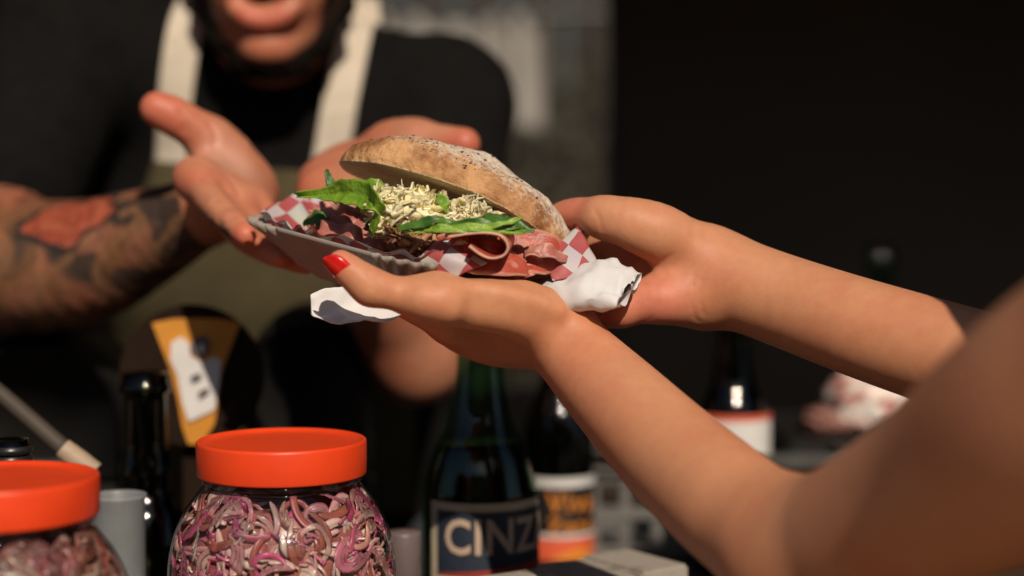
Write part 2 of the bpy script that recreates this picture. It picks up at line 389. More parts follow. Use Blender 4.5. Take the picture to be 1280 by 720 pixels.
def blotch(V, base, other, seed, sc=28, amt=0.6):
    f = sstep(0.38, 0.68, fbm(V, sc, seed, 3))[:, None]*amt
    return base*(1-f) + other*f
def dab(C, V, c, r, col, amt=0.7):
    d = np.linalg.norm(V-np.asarray(c), axis=1); f = (amt*(1-sstep(0.25*r, r, d)))[:, None]
    return C*(1-f) + np.asarray(col)*f
def face(b, c, fwd, sc=1.0, mouth_open=0.0):
    """adds a head: c = chin point, fwd = looking direction; returns frame"""
    f = nrm(fwd); r = nrm(np.cross(f, (0, 0, 1))); u = np.cross(r, f)
    T = lambda x, y, z: np.asarray(c) + sc*(x*r + y*f + z*u)            # y towards the nose
    rot = np.stack([r, f, u], 1)
    b.ell(T(0, -0.085, 0.125), np.array([0.076, 0.095, 0.10])*sc, 0.02, rot)         # cranium
    b.ell(T(0, -0.038, 0.082), np.array([0.060, 0.056, 0.070])*sc, 0.025, rot)        # face
    b.cone(T(-0.050, -0.065, 0.045), T(-0.010, -0.014, 0.012), 0.020*sc, 0.014*sc, 0.016)   # jaw
    b.cone(T(0.050, -0.065, 0.045), T(0.010, -0.014, 0.012), 0.020*sc, 0.014*sc, 0.016)
    b.ell(T(0, -0.010, 0.014), np.array([0.019, 0.016, 0.016])*sc, 0.012, rot)       # chin
    b.cone(T(0, 0.010, 0.118), T(0, 0.026, 0.086), 0.008*sc, 0.012*sc, 0.008)        # nose
    for s in (-1, 1):
        b.ell(T(0.012*s, 0.016, 0.083), np.array([0.008, 0.009, 0.007])*sc, 0.006, rot)
        b.ell(T(0.031*s, 0.004, 0.122), np.array([0.016, 0.010, 0.010])*sc, 0.008, rot, sub=True)
        b.ell(T(0.031*s, -0.004, 0.122), np.array([0.0125, 0.0125, 0.0125])*sc, 0.003, rot)
        b.cone(T(0.018*s, 0.012, 0.138), T(0.048*s, 0.0, 0.140), 0.006*sc, 0.005*sc, 0.008)
        b.ell(T(0.076*s, -0.075, 0.105), np.array([0.008, 0.018, 0.030])*sc, 0.006, rot)
        b.ell(T(0.083*s, -0.070, 0.105), np.array([0.005, 0.010, 0.018])*sc, 0.004, rot, sub=True)
    return T, rot

# ---------------- the customer (arms from the right)
cust = empty('person', (0.40, 0.62, 0), label='customer with bare arms and red nails taking the sandwich with both hands', cat='person')
w = Body()
Y0 = 0.0
# near arm: forearm, upper arm, shoulder
w.chain([(692, 414, 1.095, 45), (725, 450, 1.08, 51), (775, 502, 1.05, 60), (845, 573, 1.00, 70), (925, 643, 0.94, 78), (1000, 698, 0.895, 80)], 0.02, div=7)
w.chain([(1000, 690, 0.895, 84), (1075, 668, 0.852, 98), (1190, 608, 0.79, 120), (1350, 515, 0.71, 165), (1560, 395, 0.64, 190)], 0.025, div=12)
# near hand: thumb along the tray
w.chain([(695, 408, 1.090, 42), (640, 386, 1.066, 37), (590, 380, 1.055, 32), (545, 376, 1.047, 27)], 0.015)
w.chain([(545, 376, 1.047, 27), (500, 368, 1.040, 22.5), (463, 359, 1.036, 21)], 0.010)
w.chain([(463, 359, 1.036, 21.5), (440, 341, 1.034, 21), (426, 328, 1.034, 16)], 0.008)
w.chain([(545, 372, 1.050, 28), (530, 374, 1.046, 24)], 0.012)
# palm slab and fingers under the tray
for (mx, my, mY, f) in ((565, 404, 1.085, 0), (562, 407, 1.106, 1), (568, 409, 1.127, 2), (580, 409, 1.146, 3)):
    w.chain([(672, 416, 1.100+0.008*f, 30), (620, 412, (mY+1.1)/2+0.006, 29), (mx, my, mY, 24-1.2*f)], 0.016)
    w.chain([(mx, my, mY, 22-f), (mx-50, my-22, mY+0.004, 17.5-f), (mx-84, my-40, mY+0.008, 15.5-f), (mx-104, my-50, mY+0.010, 12.5-f)], 0.007)
w.ell(at(635, 420, 1.125), (0.030, 0.022, 0.014), 0.02)
# tendons of the near wrist
w.chain([(750, 436, 1.062, 5), (705, 394, 1.074, 5), (655, 372, 1.070, 5)], 0.016)
# far arm
w.chain([(893, 346, 1.13, 58), (930, 358, 1.12, 57), (985, 378, 1.105, 58), (1070, 408, 1.075, 62), (1160, 437, 1.05, 66), (1260, 468, 1.02, 70), (1335, 490, 1.0, 72)], 0.02)
el_r = at(1335, 490, 1.0); sh_r = np.array([0.55, 0.86, 1.36]); sh_l = at(1560, 395, 0.64)
w.cone(el_r, el_r*0.45+sh_r*0.55, 0.037, 0.045, 0.02); w.cone(el_r*0.45+sh_r*0.55, sh_r, 0.045, 0.055, 0.02)
# far hand: heel of the palm, thenar and hypothenar mounds
w.chain([(885, 348, 1.135, 50), (840, 340, 1.15, 46), (790, 330, 1.165, 38)], 0.02)
w.chain([(845, 332, 1.150, 36), (795, 318, 1.165, 35), (752, 306, 1.178, 26)], 0.018)
w.chain([(870, 312, 1.125, 30), (825, 292, 1.115, 37), (785, 278, 1.112, 32), (755, 272, 1.118, 25)], 0.014)
w.chain([(755, 272, 1.118, 24), (728, 266, 1.132, 19.5), (704, 270, 1.148, 18.5), (676, 284, 1.160, 14)], 0.008)
w.chain([(872, 376, 1.120, 31), (835, 374, 1.112, 33), (800, 378, 1.110, 27), (778, 388, 1.108, 20)], 0.014)
w.chain([(778, 388, 1.108, 19), (742, 395, 1.112, 15.5), (712, 392, 1.120, 14), (690, 386, 1.126, 11)], 0.007)
for i, (mx, my, mY) in enumerate(((772, 372, 1.135), (766, 356, 1.155), (764, 338, 1.172))):
    w.chain([(835, 350, 1.15, 30), (mx, my, mY, 21)], 0.015)
    w.chain([(mx, my, mY, 20), (mx-55, my+24-8*i, mY+0.012, 16), (mx-92, my+22-4*i, mY+0.006, 14.5), (mx-120, my+18-2*i, mY-0.004, 11.5)], 0.006)
# wrist creases and the line round the thenar
def surf(b, px, py):
    o_ = np.array([0, 0, CAMZ]); d_ = nrm(at(px, py, 1.0)-o_); t_ = 0.5
    for _ in range(120):
        x = float(b.ev((o_+d_*t_)[None])[0])
        if x < 0.0002: break
        t_ += min(x*0.7, 0.02)
    return o_+d_*t_
def crease(b, pts, r=0.0010, k=0.0032):
    q = spline([np.append(surf(b, *p), 0) for p in pts], 14)[:, :3]; q = [surf(b, *proj(p)) for p in q]
    b.poly(np.array(q), r, k)
def proj(p):
    d_ = np.asarray(p)-[0, 0, CAMZ]; dep = d_[1]*math.cos(PITCH)-d_[2]*math.sin(PITCH)
    return 640+d_[0]/dep*FPX, 360-(d_[1]*math.sin(PITCH)+d_[2]*math.cos(PITCH))/dep*FPX
def ridge(b, pts, r, k):
    q = spline([np.append(surf(b, *p), 0) for p in pts], 12)[:, :3]; q = [surf(b, *proj(p)) for p in q]
    vd = np.array([nrm(p-np.array([0, 0, CAMZ])) for p in q]); b.poly(np.array(q)+vd*r*0.55, r, k, sub=False)
ridge(w, [(695, 388), (650, 372), (600, 362), (560, 362)], 0.0030, 0.010)
ridge(w, [(560, 384), (545, 378), (530, 374)], 0.0060, 0.014)
for cp in ([(868, 345), (864, 365), (867, 390), (873, 402)], [(877, 350), (875, 372), (879, 394)], [(762, 338), (790, 344), (818, 336), (840, 318)], [(772, 352), (800, 352), (826, 350)], [(742, 262), (748, 272), (752, 286)],
           [(812, 400), (818, 390), (822, 378)]): crease(w, cp, 0.0005, 0.0022)
for cp in ([(466, 346), (470, 356), (470, 366)], [(472, 347), (476, 358), (476, 368)], [(460, 343), (463, 352), (463, 362)]): crease(w, cp, 0.0005, 0.0018)
# torso core, neck, head
nb = np.array([0.412, 0.705, 1.375])
w.cone(sh_l, nb+np.array([0, 0, -0.04]), 0.055, 0.06, 0.03); w.cone(sh_r, nb+np.array([0, 0, -0.04]), 0.055, 0.06, 0.03)
w.cone(nb+np.array([0, 0, -0.06]), nb+np.array([-0.015, 0.015, 0.10]), 0.056, 0.052, 0.03)
fw = nrm((-0.80, 0.60, -0.12))
Th, roth = face(w, nb+np.array([-0.055, 0.055, 0.105]), fw, 0.93)
V, F = w.mesh(0.0017)
C = blotch(V, BASE_W, RED_W, 3, 24, 0.60); C = C*(1-0.25*sstep(0.45, 0.7, fbm(V, 9, 5))[:, None]) + PALE_W*(0.25*sstep(0.45, 0.7, fbm(V, 9, 5))[:, None])
for c, r_, a_ in (((424, 331, 1.034), 0.018, 0.8), ((463, 359, 1.036), 0.014, 0.35), ((720, 262, 1.13), 0.028, 0.9), ((810, 375, 1.10), 0.034, 0.8), ((845, 380, 1.09), 0.025, 0.5),
                  ((790, 330, 1.14), 0.022, 0.7), ((545, 376, 1.03), 0.016, 0.25), ((760, 395, 1.10), 0.02, 0.6)):
    C = dab(C, V, at(*c), r_, (0.60, 0.20, 0.13), a_)
C = dab(C, V, Th(0, 0.006, 0.048), 0.02, (0.45, 0.10, 0.09), 0.7)
body = mesh_np('body', V, F, M['skin'], cust, col=C)
def nail(tip, base, normal, r, m, parent, name='fingernail', l0=0.30, l1=1.35, span=58, lift=1.05):
    a = np.asarray(base); d = np.asarray(tip)-a; Ln = np.linalg.norm(d); d = d/Ln
    nn = np.asarray(normal, float); nn = nrm(nn-(nn@d)*d); s = np.cross(d, nn); V = []
    nu, nv = 12, 11
    for i in range(nu):
        t = i/(nu-1); yy = l0+(l1-l0)*t
        wd = math.sqrt(max(0.0, 1-max(0, (t-0.55)/0.45)**2.2)) * math.sqrt(max(0, min(1, (t+0.10)/0.25)))
        rr = r*lift*(1.0-0.22*max(0, yy-0.85)**1.5)
        for j in range(nv):
            ph = R(span)*(2*j/(nv-1)-1)*max(wd, 0.03)
            V.append(a + d*yy*Ln + rr*(math.cos(ph)*nn*1.0 + math.sin(ph)*s))
    o = mesh_np(name, V, grid_quads(nu, nv), m, parent)
    md = o.modifiers.new('thick', 'SOLIDIFY'); md.thickness = 0.0009; md.offset = 0.6
    return o
nail(at(425, 326, 1.034), at(445, 345, 1.034), np.array([-0.60, -0.72, -0.28]), rp(18.5, 1.034), M['nail'], cust, l0=-0.10, l1=1.62, span=64, lift=1.05)
# her clothes: sleeveless dark top and trousers, hair
d = Body(); hip = np.array([0.50, 0.62, 0.90])
cst = np.array([0.455, 0.70, 1.22])
yax = nrm(sh_r*[1, 1, 0]-sh_l*[1, 1, 0]); zax = np.array([0, 0, 1.0]); xax = np.cross(yax, zax); rt = np.stack([xax, yax, zax], 1)
d.ell(cst, (0.105, 0.150, 0.16), 0.04, rt); d.ell((cst+hip)/2+np.array([0.02, 0, -0.02]), (0.095, 0.125, 0.17), 0.06, rt); d.ell(hip, (0.115, 0.165, 0.12), 0.06, rt)
d.cone(sh_l*0.55+nb*0.45+np.array([0, 0, -0.05]), sh_r*0.55+nb*0.45+np.array([0, 0, -0.05]), 0.066, 0.066, 0.03)
for sg in (-1, 1): d.ell(cst+sg*0.07*yax-0.085*xax*np.sign(xax@fw)*-1+np.array([0, 0, -0.03]), (0.05, 0.058, 0.055), 0.03, rt)
V, F = d.mesh(0.004, disp=lambda P: 0.004*(fbm(P, 18, 4)-0.5)); mesh_np('top', V, F, M['dress'], cust)
d = Body()
for sg in (-1, 1):
    hp = hip+sg*0.085*yax; kn = hp+np.array([-0.01, 0.02, -0.42]); an = kn+np.array([0.02, -0.02, -0.40])
    d.cone(hp+np.array([0, 0, 0.02]), kn, 0.10, 0.065, 0.02); d.cone(kn, an, 0.065, 0.05, 0.02)
d.cone(hip+0.08*yax+np.array([0, 0, 0.03]), hip-0.08*yax+np.array([0, 0, 0.03]), 0.112, 0.112, 0.03)
V, F = d.mesh(0.007); mesh_np('trousers', V, F, M['denim'], cust)
for sg in (-1, 1):
    d = Body(); an = hip+sg*0.085*yax+np.array([0.01, 0, -0.86]); d.cone(an, an+fw*[0.16, 0.16, 0], 0.043, 0.036, 0.02); d.cone(an, an+np.array([0, 0, 0.05]), 0.042, 0.045, 0.02)
    V, F = d.mesh(0.006); V[:, 2] = np.maximum(V[:, 2], 0.002); mesh_np('shoe', V, F, M['shoe'], cust)
d = Body(); hc = Th(0, -0.095, 0.135)
d.ell(hc, (0.086, 0.100, 0.104), 0.02, roth); d.cone(Th(0, -0.15, 0.12), Th(0, -0.165, 0.02), 0.070, 0.045, 0.04)
d.ell(Th(0, 0.02, 0.075), (0.068, 0.062, 0.082), 0.01, roth, sub=True)
V, F = d.mesh(0.0035, disp=lambda P: 0.006*(fbm(P*[1, 1, 0.25], 90, 4)-0.5)); mesh_np('hair', V, F, M['hair'], cust)

# ---------------- the vendor behind the counter
vend = empty('person', (-0.23, 1.85, 0), label='vendor in black shirt and cream strapped apron with a tattooed forearm offering the sandwich', cat='person')
b = Body()
shR = at(85, 60, 1.68); shL = at(560, 128, 1.74)
b.chain([(85, 60, 1.68, 62), (20, 200, 1.58, 66), (-25, 325, 1.505, 68)], 0.03)
b.chain([(-25, 332, 1.505, 80), (40, 333, 1.48, 83), (110, 326, 1.45, 77), (175, 300, 1.42, 63), (225, 278, 1.39, 50), (268, 255, 1.368, 42)], 0.03)
# right hand, palm up
b.chain([(268, 255, 1.368, 40), (290, 235, 1.35, 40)], 0.02)
b.chain([(295, 225, 1.350, 34), (284, 196, 1.336, 33), (262, 176, 1.325, 27)], 0.016)
b.chain([(262, 174, 1.325, 27), (240, 159, 1.318, 25), (216, 145, 1.313, 25), (197, 136, 1.310, 22)], 0.010)
for i, (mx, my, mY, r_) in enumerate(((243, 222, 1.275, 24), (268, 243, 1.268, 25), (294, 256, 1.275, 24), (318, 262, 1.288, 22))):
    b.chain([(288+6*i, 236+5*i, 1.345, 32), (mx*0.5+145+3*i, my*0.5+116+4*i, 1.312, 29), (mx, my, mY, r_)], 0.020)
b.chain([(243, 222, 1.275, 23), (272, 260, 1.228, 19.5), (295, 282, 1.203, 17.5), (307, 294, 1.189, 14)], 0.009)
b.chain([(268, 243, 1.268, 22), (300, 290, 1.236, 19), (332, 312, 1.206, 17), (352, 322, 1.188, 14)], 0.008)
b.chain([(294, 256, 1.275, 21), (332, 302, 1.240, 18), (362, 322, 1.212, 16), (382, 330, 1.195, 13)], 0.008)
b.chain([(318, 262, 1.288, 19), (362, 306, 1.262, 16), (388, 322, 1.240, 14), (404, 328, 1.228, 12)], 0.008)
# left arm and hand
b.chain([(560, 128, 1.74, 58), (548, 300, 1.63, 58), (518, 440, 1.535, 56)], 0.03)
b.chain([(518, 446, 1.535, 52), (488, 380, 1.49, 56), (455, 300, 1.435, 50), (432, 248, 1.395, 42)], 0.03)
b.chain([(432, 248, 1.395, 42), (428, 232, 1.372, 40)], 0.02)
b.chain([(425, 235, 1.37, 36), (402, 228, 1.345, 29), (400, 238, 1.305, 24)], 0.018)
b.chain([(460, 215, 1.37, 36), (490, 186, 1.345, 36), (520, 180, 1.33, 30)], 0.018)
b.chain([(520, 180, 1.33, 28), (550, 178, 1.318, 22.5), (580, 180, 1.306, 20.5)], 0.010)
for i, (mx, my, mY) in enumerate(((500, 228, 1.292), (468, 238, 1.288), (436, 244, 1.292), (408, 248, 1.300))):
    b.chain([(450-6*i, 225+3*i, 1.365, 32), (mx, my, mY, 24)], 0.02)
    b.chain([(mx, my, mY, 21), (mx+14, my+68, mY-0.012, 18), (mx+18, my+100-6*i, mY-0.042, 16), (mx+20, my+108-8*i, mY-0.062, 13)], 0.008)
for cp in ([(236, 196), (262, 206), (288, 222), (300, 244)], [(250, 222), (276, 232), (300, 250)], [(262, 156), (270, 168), (268, 182)], [(268, 250), (276, 256), (284, 258)], [(288, 270), (294, 276), (300, 276)], [(226, 140), (232, 150), (230, 164)]): crease(b, cp, 0.0012, 0.004)
# neck and core
nkb = at(338, 70, 1.725)
b.cone(nkb+np.array([0, 0.02, -0.05]), at(335, 10, 1.66), 0.064, 0.060, 0.03)
b.cone(shR, nkb+np.array([0, 0.02, -0.06]), 0.05, 0.06, 0.03); b.cone(shL, nkb+np.array([0, 0.02, -0.06]), 0.05, 0.06, 0.03)
chin = at(333, 78, 1.560)
Tm, rotm = face(b, chin, (0.02, -1, -0.10), 1.02)
# open laughing mouth with full lower lip
Lp = [Tm(x, -0.002 - 5.0*x*x, 0.037+17*x*x) for x in (-0.026, -0.017, -0.009, 0, 0.009, 0.017, 0.026)]
b.ell(Tm(0, 0.008, 0.062), (0.022, 0.022, 0.012), 0.006, rotm, sub=True)
for p0, p1 in zip(Lp[:-1], Lp[1:]): b.cone(p0+np.array([0, -0.010, -0.002]), p1+np.array([0, -0.010, -0.002]), 0.0078, 0.0078, 0.006)
Up = [Tm(x, 0.002 - 8.0*x*x, 0.074-2.0*x*x) for x in (-0.024, -0.012, 0, 0.012, 0.024)]
for p0, p1 in zip(Up[:-1], Up[1:]): b.cone(p0+np.array([0, -0.006, 0]), p1+np.array([0, -0.006, 0]), 0.005, 0.005, 0.006)
V, F = b.mesh(0.0023)
C = blotch(V, BASE_M, RED_M, 8, 22, 0.6)
for c, r_, a_ in (((200, 138, 1.295), 0.032, 0.7), ((307, 294, 1.18), 0.022, 0.8), ((575, 180, 1.29), 0.026, 0.8), ((400, 225, 1.32), 0.04, 0.5), ((255, 235, 1.26), 0.025, 0.4)):
    C = dab(C, V, at(*c), r_, (0.60, 0.16, 0.10), a_)
C = dab(C, V, at(285, 205, 1.30), 0.035, (0.62, 0.36, 0.28), 0.6)
# lips, inside of mouth, beard along the jaw
lipd = np.min([np.linalg.norm(V-(p+np.array([0, -0.010, -0.002])), axis=1) for p in Lp[1:-1]] + [np.linalg.norm(V-(p+np.array([0, -0.006, 0])), axis=1) for p in Up[1:-1]], 0)
f = (1-sstep(0.0075, 0.0115, lipd))[:, None]; C = C*(1-f)+np.array([0.56, 0.09, 0.065])*f
f = (1-sstep(0.012, 0.02, np.linalg.norm((V-Tm(0, -0.012, 0.062))*[1, 1, 1.4], axis=1)))[:, None]; C = C*(1-f)+np.array([0.20, 0.03, 0.03])*f
L3 = (V-chin)@rotm
jawline = np.abs(L3[:, 0])/(0.036+0.28*np.clip(L3[:, 2], 0, 0.06)) + np.clip(L3[:, 2]-0.02, 0, None)*0.9
isface = (L3[:, 2] > -0.035) & (L3[:, 2] < 0.14) & (np.abs(L3[:, 0]) < 0.11) & (L3[:, 1] > -0.16) & (L3[:, 1] < 0.06)
beard = np.maximum(sstep(0.95, 1.08, jawline)*(1-sstep(1.6, 1.8, jawline)), 1-sstep(-0.004, 0.008, L3[:, 2]-0.1*np.abs(L3[:, 0])))
beard *= sstep(-0.085, -0.06, L3[:, 1])*(1-sstep(0.085, 0.11, L3[:, 2]))
beard = np.maximum(beard, sstep(0.072, 0.080, L3[:, 2])*(1-sstep(0.086, 0.092, L3[:, 2]))*(np.abs(L3[:, 0]) < 0.03)*0.8)
f = (beard*isface)[:, None]*0.96; C = C*(1-f)+np.array([0.014, 0.010, 0.008])*f
# tattoos round the right forearm, in the arm's own (length, angle) coordinates
aE, aW = at(-25, 332, 1.505), at(268, 255, 1.368); ax_ = nrm(aW-aE); La = np.linalg.norm(aW-aE)
ref = nrm(np.cross(ax_, (0, 1, 0))); ref = ref if ref[2] > 0 else -ref; oth = np.cross(ax_, ref); oth = oth if oth[1] < 0 else -oth
q = V-aE; s_ = q@ax_; phi = np.arctan2(q@oth, q@ref); rad = np.linalg.norm(q-s_[:, None]*ax_, axis=1)
onarm = (s_ > -0.10) & (s_ < La*0.97) & (rad < 0.075) & (V[:, 0] < -0.2) & (V[:, 2] < at(0, 215, 1.5)[2])
S2 = np.stack([s_, phi*0.055, 0*s_], 1)
ink = np.array([0.035, 0.036, 0.032])
nz1 = fbm(S2, 22, 21, 2); nz2 = fbm(S2, 55, 33, 2)
T = C.copy()
bgm = sstep(0.40, 0.52, nz1)[:, None]; T = T*(1-bgm*0.9) + np.array([0.060, 0.052, 0.044])*bgm*0.9
och = (sstep(0.50, 0.58, nz2)*(1-sstep(0.45, 0.6, nz1)))[:, None]; T = T*(1-och*0.8)+np.array([0.36, 0.17, 0.075])*och*0.7
lines = (np.abs(np.sin((nz1*2.2+nz2*0.9)*8.0)) < 0.20)[:, None]*0.75; T = T*(1-lines)+ink*lines
sc_ = np.sin(s_*95+3.0*np.sin(phi*3.1)+nz2*5); scr = ((sc_ > 0.55) & (phi > 0.9))[:, None]*0.75; T = T*(1-scr)+np.array([0.40, 0.20, 0.10])*scr
def rose(T, s0, p0, R0, cA, cB):
    dx = (s_-s0)/R0; dy = (phi-p0)*0.056/R0*1.05; rr = np.hypot(dx, dy); th = np.arctan2(dy, dx)
    edge = 1.0+0.10*np.sin(5*th)+0.05*np.sin(9*th+1); inn = (rr < edge)
    pet = np.sin(rr*11 + 1.2*np.sin(3*th+rr*4)+th*0.9); c = np.where((pet > 0.1)[:, None], cA, cB)
    c = np.where((np.abs(pet+0.25) < 0.22)[:, None], np.array([0.22, 0.045, 0.03]), c)
    c = np.where((np.abs(rr-edge) < 0.07)[:, None], ink, c)
    m = (inn | (np.abs(rr-edge) < 0.07))[:, None]
    return np.where(m, c, T)
T = rose(T, La*0.53, 0.88, 0.046, np.array([0.62, 0.16, 0.085]), np.array([0.56, 0.115, 0.06]))
T = rose(T, -0.01, 1.9, 0.030, np.array([0.42, 0.20, 0.10]), np.array([0.30, 0.13, 0.07]))
C = np.where(onarm[:, None], T*0.62, C)
# ink on the outside of the index finger and thumb side of the hand
hq = V-at(243, 222, 1.275); on2 = np.zeros(len(V))
for a_, c_ in (((225, 205, 1.29), (262, 262, 1.235)), ((262, 262, 1.235), (290, 292, 1.20))):
    p0 = at(*a_); p1 = at(*c_); e = p1-p0; t = np.clip(((V-p0)@e)/(e@e), 0, 1); dd = np.linalg.norm(V-p0-t[:, None]*e, axis=1); on2 = np.maximum(on2, 1-sstep(0.006, 0.0115, dd))
pt = (sstep(0.47, 0.53, fbm(V, 95, 3, 2))*on2)[:, None]*0.9; C = C*(1-pt)+ink*pt
mesh_np('body', V, F, M['skin_man'], vend, col=C)

# beard along the jaw and under the chin
d = Body()
for sg in (-1, 1):
    P5 = [Tm(0.070*sg, -0.072, 0.085), Tm(0.063*sg, -0.060, 0.050), Tm(0.045*sg, -0.040, 0.020), Tm(0.022*sg, -0.024, 0.001), Tm(0.0, -0.020, -0.003)]
    for p0, p1, ra, rb in zip(P5[:-1], P5[1:], (0.008, 0.011, 0.012, 0.012), (0.011, 0.012, 0.012, 0.012)): d.cone(p0, p1, ra*0.92, rb*0.92, 0.012)
d.ell(Tm(0, -0.040, -0.004), (0.036, 0.026, 0.013), 0.012, rotm)
V, F = d.mesh(0.0020, disp=lambda P: 0.004*(fbm(P, 260, 4, 2)-0.5)); mesh_np('beard', V, F, mat('black_beard', (0.006, 0.0045, 0.0035), 0.95, (0.010, 0.007, 0.005), 200, spec=0.05, bump=0.8, bscale=500), vend)
# T-shirt
t = Body()
t.cone(shR, nkb+np.array([0, 0.015, -0.035]), 0.070, 0.075, 0.04); t.cone(shL, nkb+np.array([0, 0.015, -0.035]), 0.062, 0.078, 0.04)
cc = (shR+shL)/2
t.ell(cc+np.array([0.0, 0.06, -0.13]), (0.205, 0.125, 0.19), 0.05); t.ell(cc+np.array([0, 0.12, -0.38]), (0.185, 0.135, 0.24), 0.08)
t.cone(shR, at(0, 232, 1.565), 0.072, 0.072, 0.03); t.cone(shL, at(552, 285, 1.64), 0.062, 0.062, 0.03)
t.cone(at(338, 48, 1.700), at(335, -60, 1.65), 0.054, 0.078, 0.012, sub=True)
wr = lambda P: 0.006*(fbm(P*[1, 1, 0.6], 16, 9, 2)-0.5)+0.003*np.sin(P[:, 2]*60+P[:, 0]*45+4*vnoise(P, 9, 2))*sstep(0.4, 0.7, vnoise(P, 7, 6))
V, F = t.mesh(0.0042, disp=wr); mesh_np('t_shirt', V, F, M['shirt'], vend)
# apron bib and straps laid on the shirt
def shirt_front(X, Z):
    P = np.stack([X, np.full_like(X, 1.45), Z], 1)
    for _ in range(60):
        dd = t.ev(P); P[:, 1] += np.clip(dd*0.8, -0.02, 0.05)
    return P[:, 1]
def on_shirt(name, ctr, half, m, off, nv=7, thick=0.002, parent=None, n=40):
    Cc = spline(ctr, n); Xs = []; 
    hw = np.interp(np.linspace(0, 1, n), np.linspace(0, 1, len(half)), half)
    T = np.gradient(Cc, axis=0); Nn = np.stack([T[:, 1], -T[:, 0]], 1); Nn /= np.linalg.norm(Nn, axis=1)[:, None]
    Q = (Cc[:, None] + np.linspace(-1, 1, nv)[None, :, None]*hw[:, None, None]*Nn[:, None]).reshape(-1, 2)
    Yq = shirt_front(Q[:, 0], Q[:, 1]); Yq = np.minimum(Yq, 1.80)-off - 0.0015*np.sin(Q[:, 1]*70)
    V = np.stack([Q[:, 0], Yq, Q[:, 1]], 1)
    o = mesh_np(name, V, grid_quads(n, nv), m, parent); md = o.modifiers.new('thick', 'SOLIDIFY'); md.thickness = thick; return o
xz = lambda px, py, Y: at(px, py, Y)[[0, 2]]
bib = empty('apron', (0, 0, 0)); place(bib, vend)
ap = on_shirt('bib', [xz(318, 210, 1.64), xz(312, 300, 1.64), xz(305, 420, 1.66), xz(300, 640, 1.70)], [0.098, 0.115, 0.16, 0.175], M['apron'], 0.009, nv=24, parent=bib, thick=0.003)
on_shirt('strap', [xz(243, -25, 1.66), xz(234, 30, 1.65), xz(219, 110, 1.63), xz(203, 225, 1.62)], [0.0160], M['strap'], 0.007, parent=bib)
on_shirt('strap', [xz(438, -25, 1.66), xz(439, 30, 1.65), xz(425, 110, 1.63), xz(404, 225, 1.62)], [0.0165], M['strap'], 0.007, parent=bib)
# hair cap, trousers, shoes
d = Body(); d.ell(Tm(0, -0.092, 0.145), (0.081, 0.098, 0.092), 0.02, rotm); d.ell(Tm(0, 0.02, 0.08), (0.075, 0.075, 0.085), 0.01, rotm, sub=True)
d.ell(Tm(0, -0.10, 0.03), (0.12, 0.12, 0.04), 0.01, rotm, sub=True)
V, F = d.mesh(0.004, disp=lambda P: 0.005*(fbm(P, 120, 4)-0.5)); mesh_np('hair', V, F, M['hair'], vend)
d = Body(); hip = cc+np.array([0, 0.16, -0.52])
for sg in (-1, 1):
    hp = hip+np.array([0.095*sg, 0, 0]); kn = hp+np.array([0.02*sg, -0.02, -0.43]); an = np.array([kn[0], kn[1]+0.02, 0.10])
    d.cone(hp, kn, 0.105, 0.075, 0.02); d.cone(kn, an, 0.075, 0.06, 0.02)
d.cone(hip+np.array([-0.08, 0, 0.04]), hip+np.array([0.08, 0, 0.04]), 0.13, 0.13, 0.03)
V, F = d.mesh(0.008); mesh_np('trousers', V, F, M['denim'], vend)
for sg in (-1, 1):
    d = Body(); an = np.array([hip[0]+0.115*sg, hip[1], 0.045]); d.cone(an, an+np.array([0.02*sg, -0.17, -0.005]), 0.048, 0.042, 0.02); d.cone(an, an+np.array([0, 0, 0.06]), 0.05, 0.05, 0.02)
    V, F = d.mesh(0.007); V[:, 2] = np.maximum(V[:, 2], 0.002); mesh_np('shoe', V, F, M['shoe'], vend)

# ------------------------------------------------------------------ tray, liner, napkin
M['card'] = mat('grey_card', (0.33, 0.295, 0.25), 0.85, (0.28, 0.25, 0.215), 40, bump=0.2, bscale=500, bdist=0.0006)
M['napkin'] = mat('white_paper', (0.69, 0.68, 0.68), 0.8, (0.63, 0.62, 0.62), 30, bump=0.15, bscale=160, bdist=0.001, sss=0.1, sssr=(1, 1, 1), ssscale=0.003)
def checks_mat():
    m = bpy.data.materials.new('checked_paper'); m.use_nodes = True
    N = m.node_tree.nodes; L = m.node_tree.links; b = N['Principled BSDF']; b.inputs['Roughness'].default_value = 0.55
    uv = N.new('ShaderNodeUVMap'); ck = N.new('ShaderNodeTexChecker'); ck.inputs['Scale'].default_value = 1.0
    ck.inputs['Color1'].default_value = (0.74, 0.70, 0.69, 1); ck.inputs['Color2'].default_value = (0.58, 0.12, 0.13, 1)
    L.new(uv.outputs[0], ck.inputs['Vector'])
    nz = N.new('ShaderNodeTexNoise'); nz.inputs['Scale'].default_value = 0.8; nz.inputs['Detail'].default_value = 3; L.new(uv.outputs[0], nz.inputs['Vector'])
    mx = N.new('ShaderNodeMix'); mx.data_type = 'RGBA'; mx.blend_type = 'MULTIPLY'; mx.inputs[0].default_value = 0.35
    L.new(ck.outputs['Color'], mx.inputs[6]); L.new(nz.outputs['Color'], mx.inputs[7]); L.new(mx.outputs[2], b.inputs['Base Color'])
    tl = N.new('ShaderNodeBsdfTranslucent'); L.new(mx.outputs[2], tl.inputs['Color'])
    ms = N.new('ShaderNodeMixShader'); ms.inputs[0].default_value = 0.25; L.new(b.outputs[0], ms.inputs[1]); L.new(tl.outputs[0], ms.inputs[2])
    L.new(ms.outputs[0], N['Material Output'].inputs[0])
    return m
M['checks'] = checks_mat()
tN, tL, tR = at(514, 323, 1.060), at(306, 268, 1.170), at(742, 324, 1.150)
tU = nrm(tL-tN); tV = tR-tN; tV = nrm(tV-(tV@tU)*tU); tW = np.cross(tV, tU); tW = tW if tW[2] > 0 else -tW
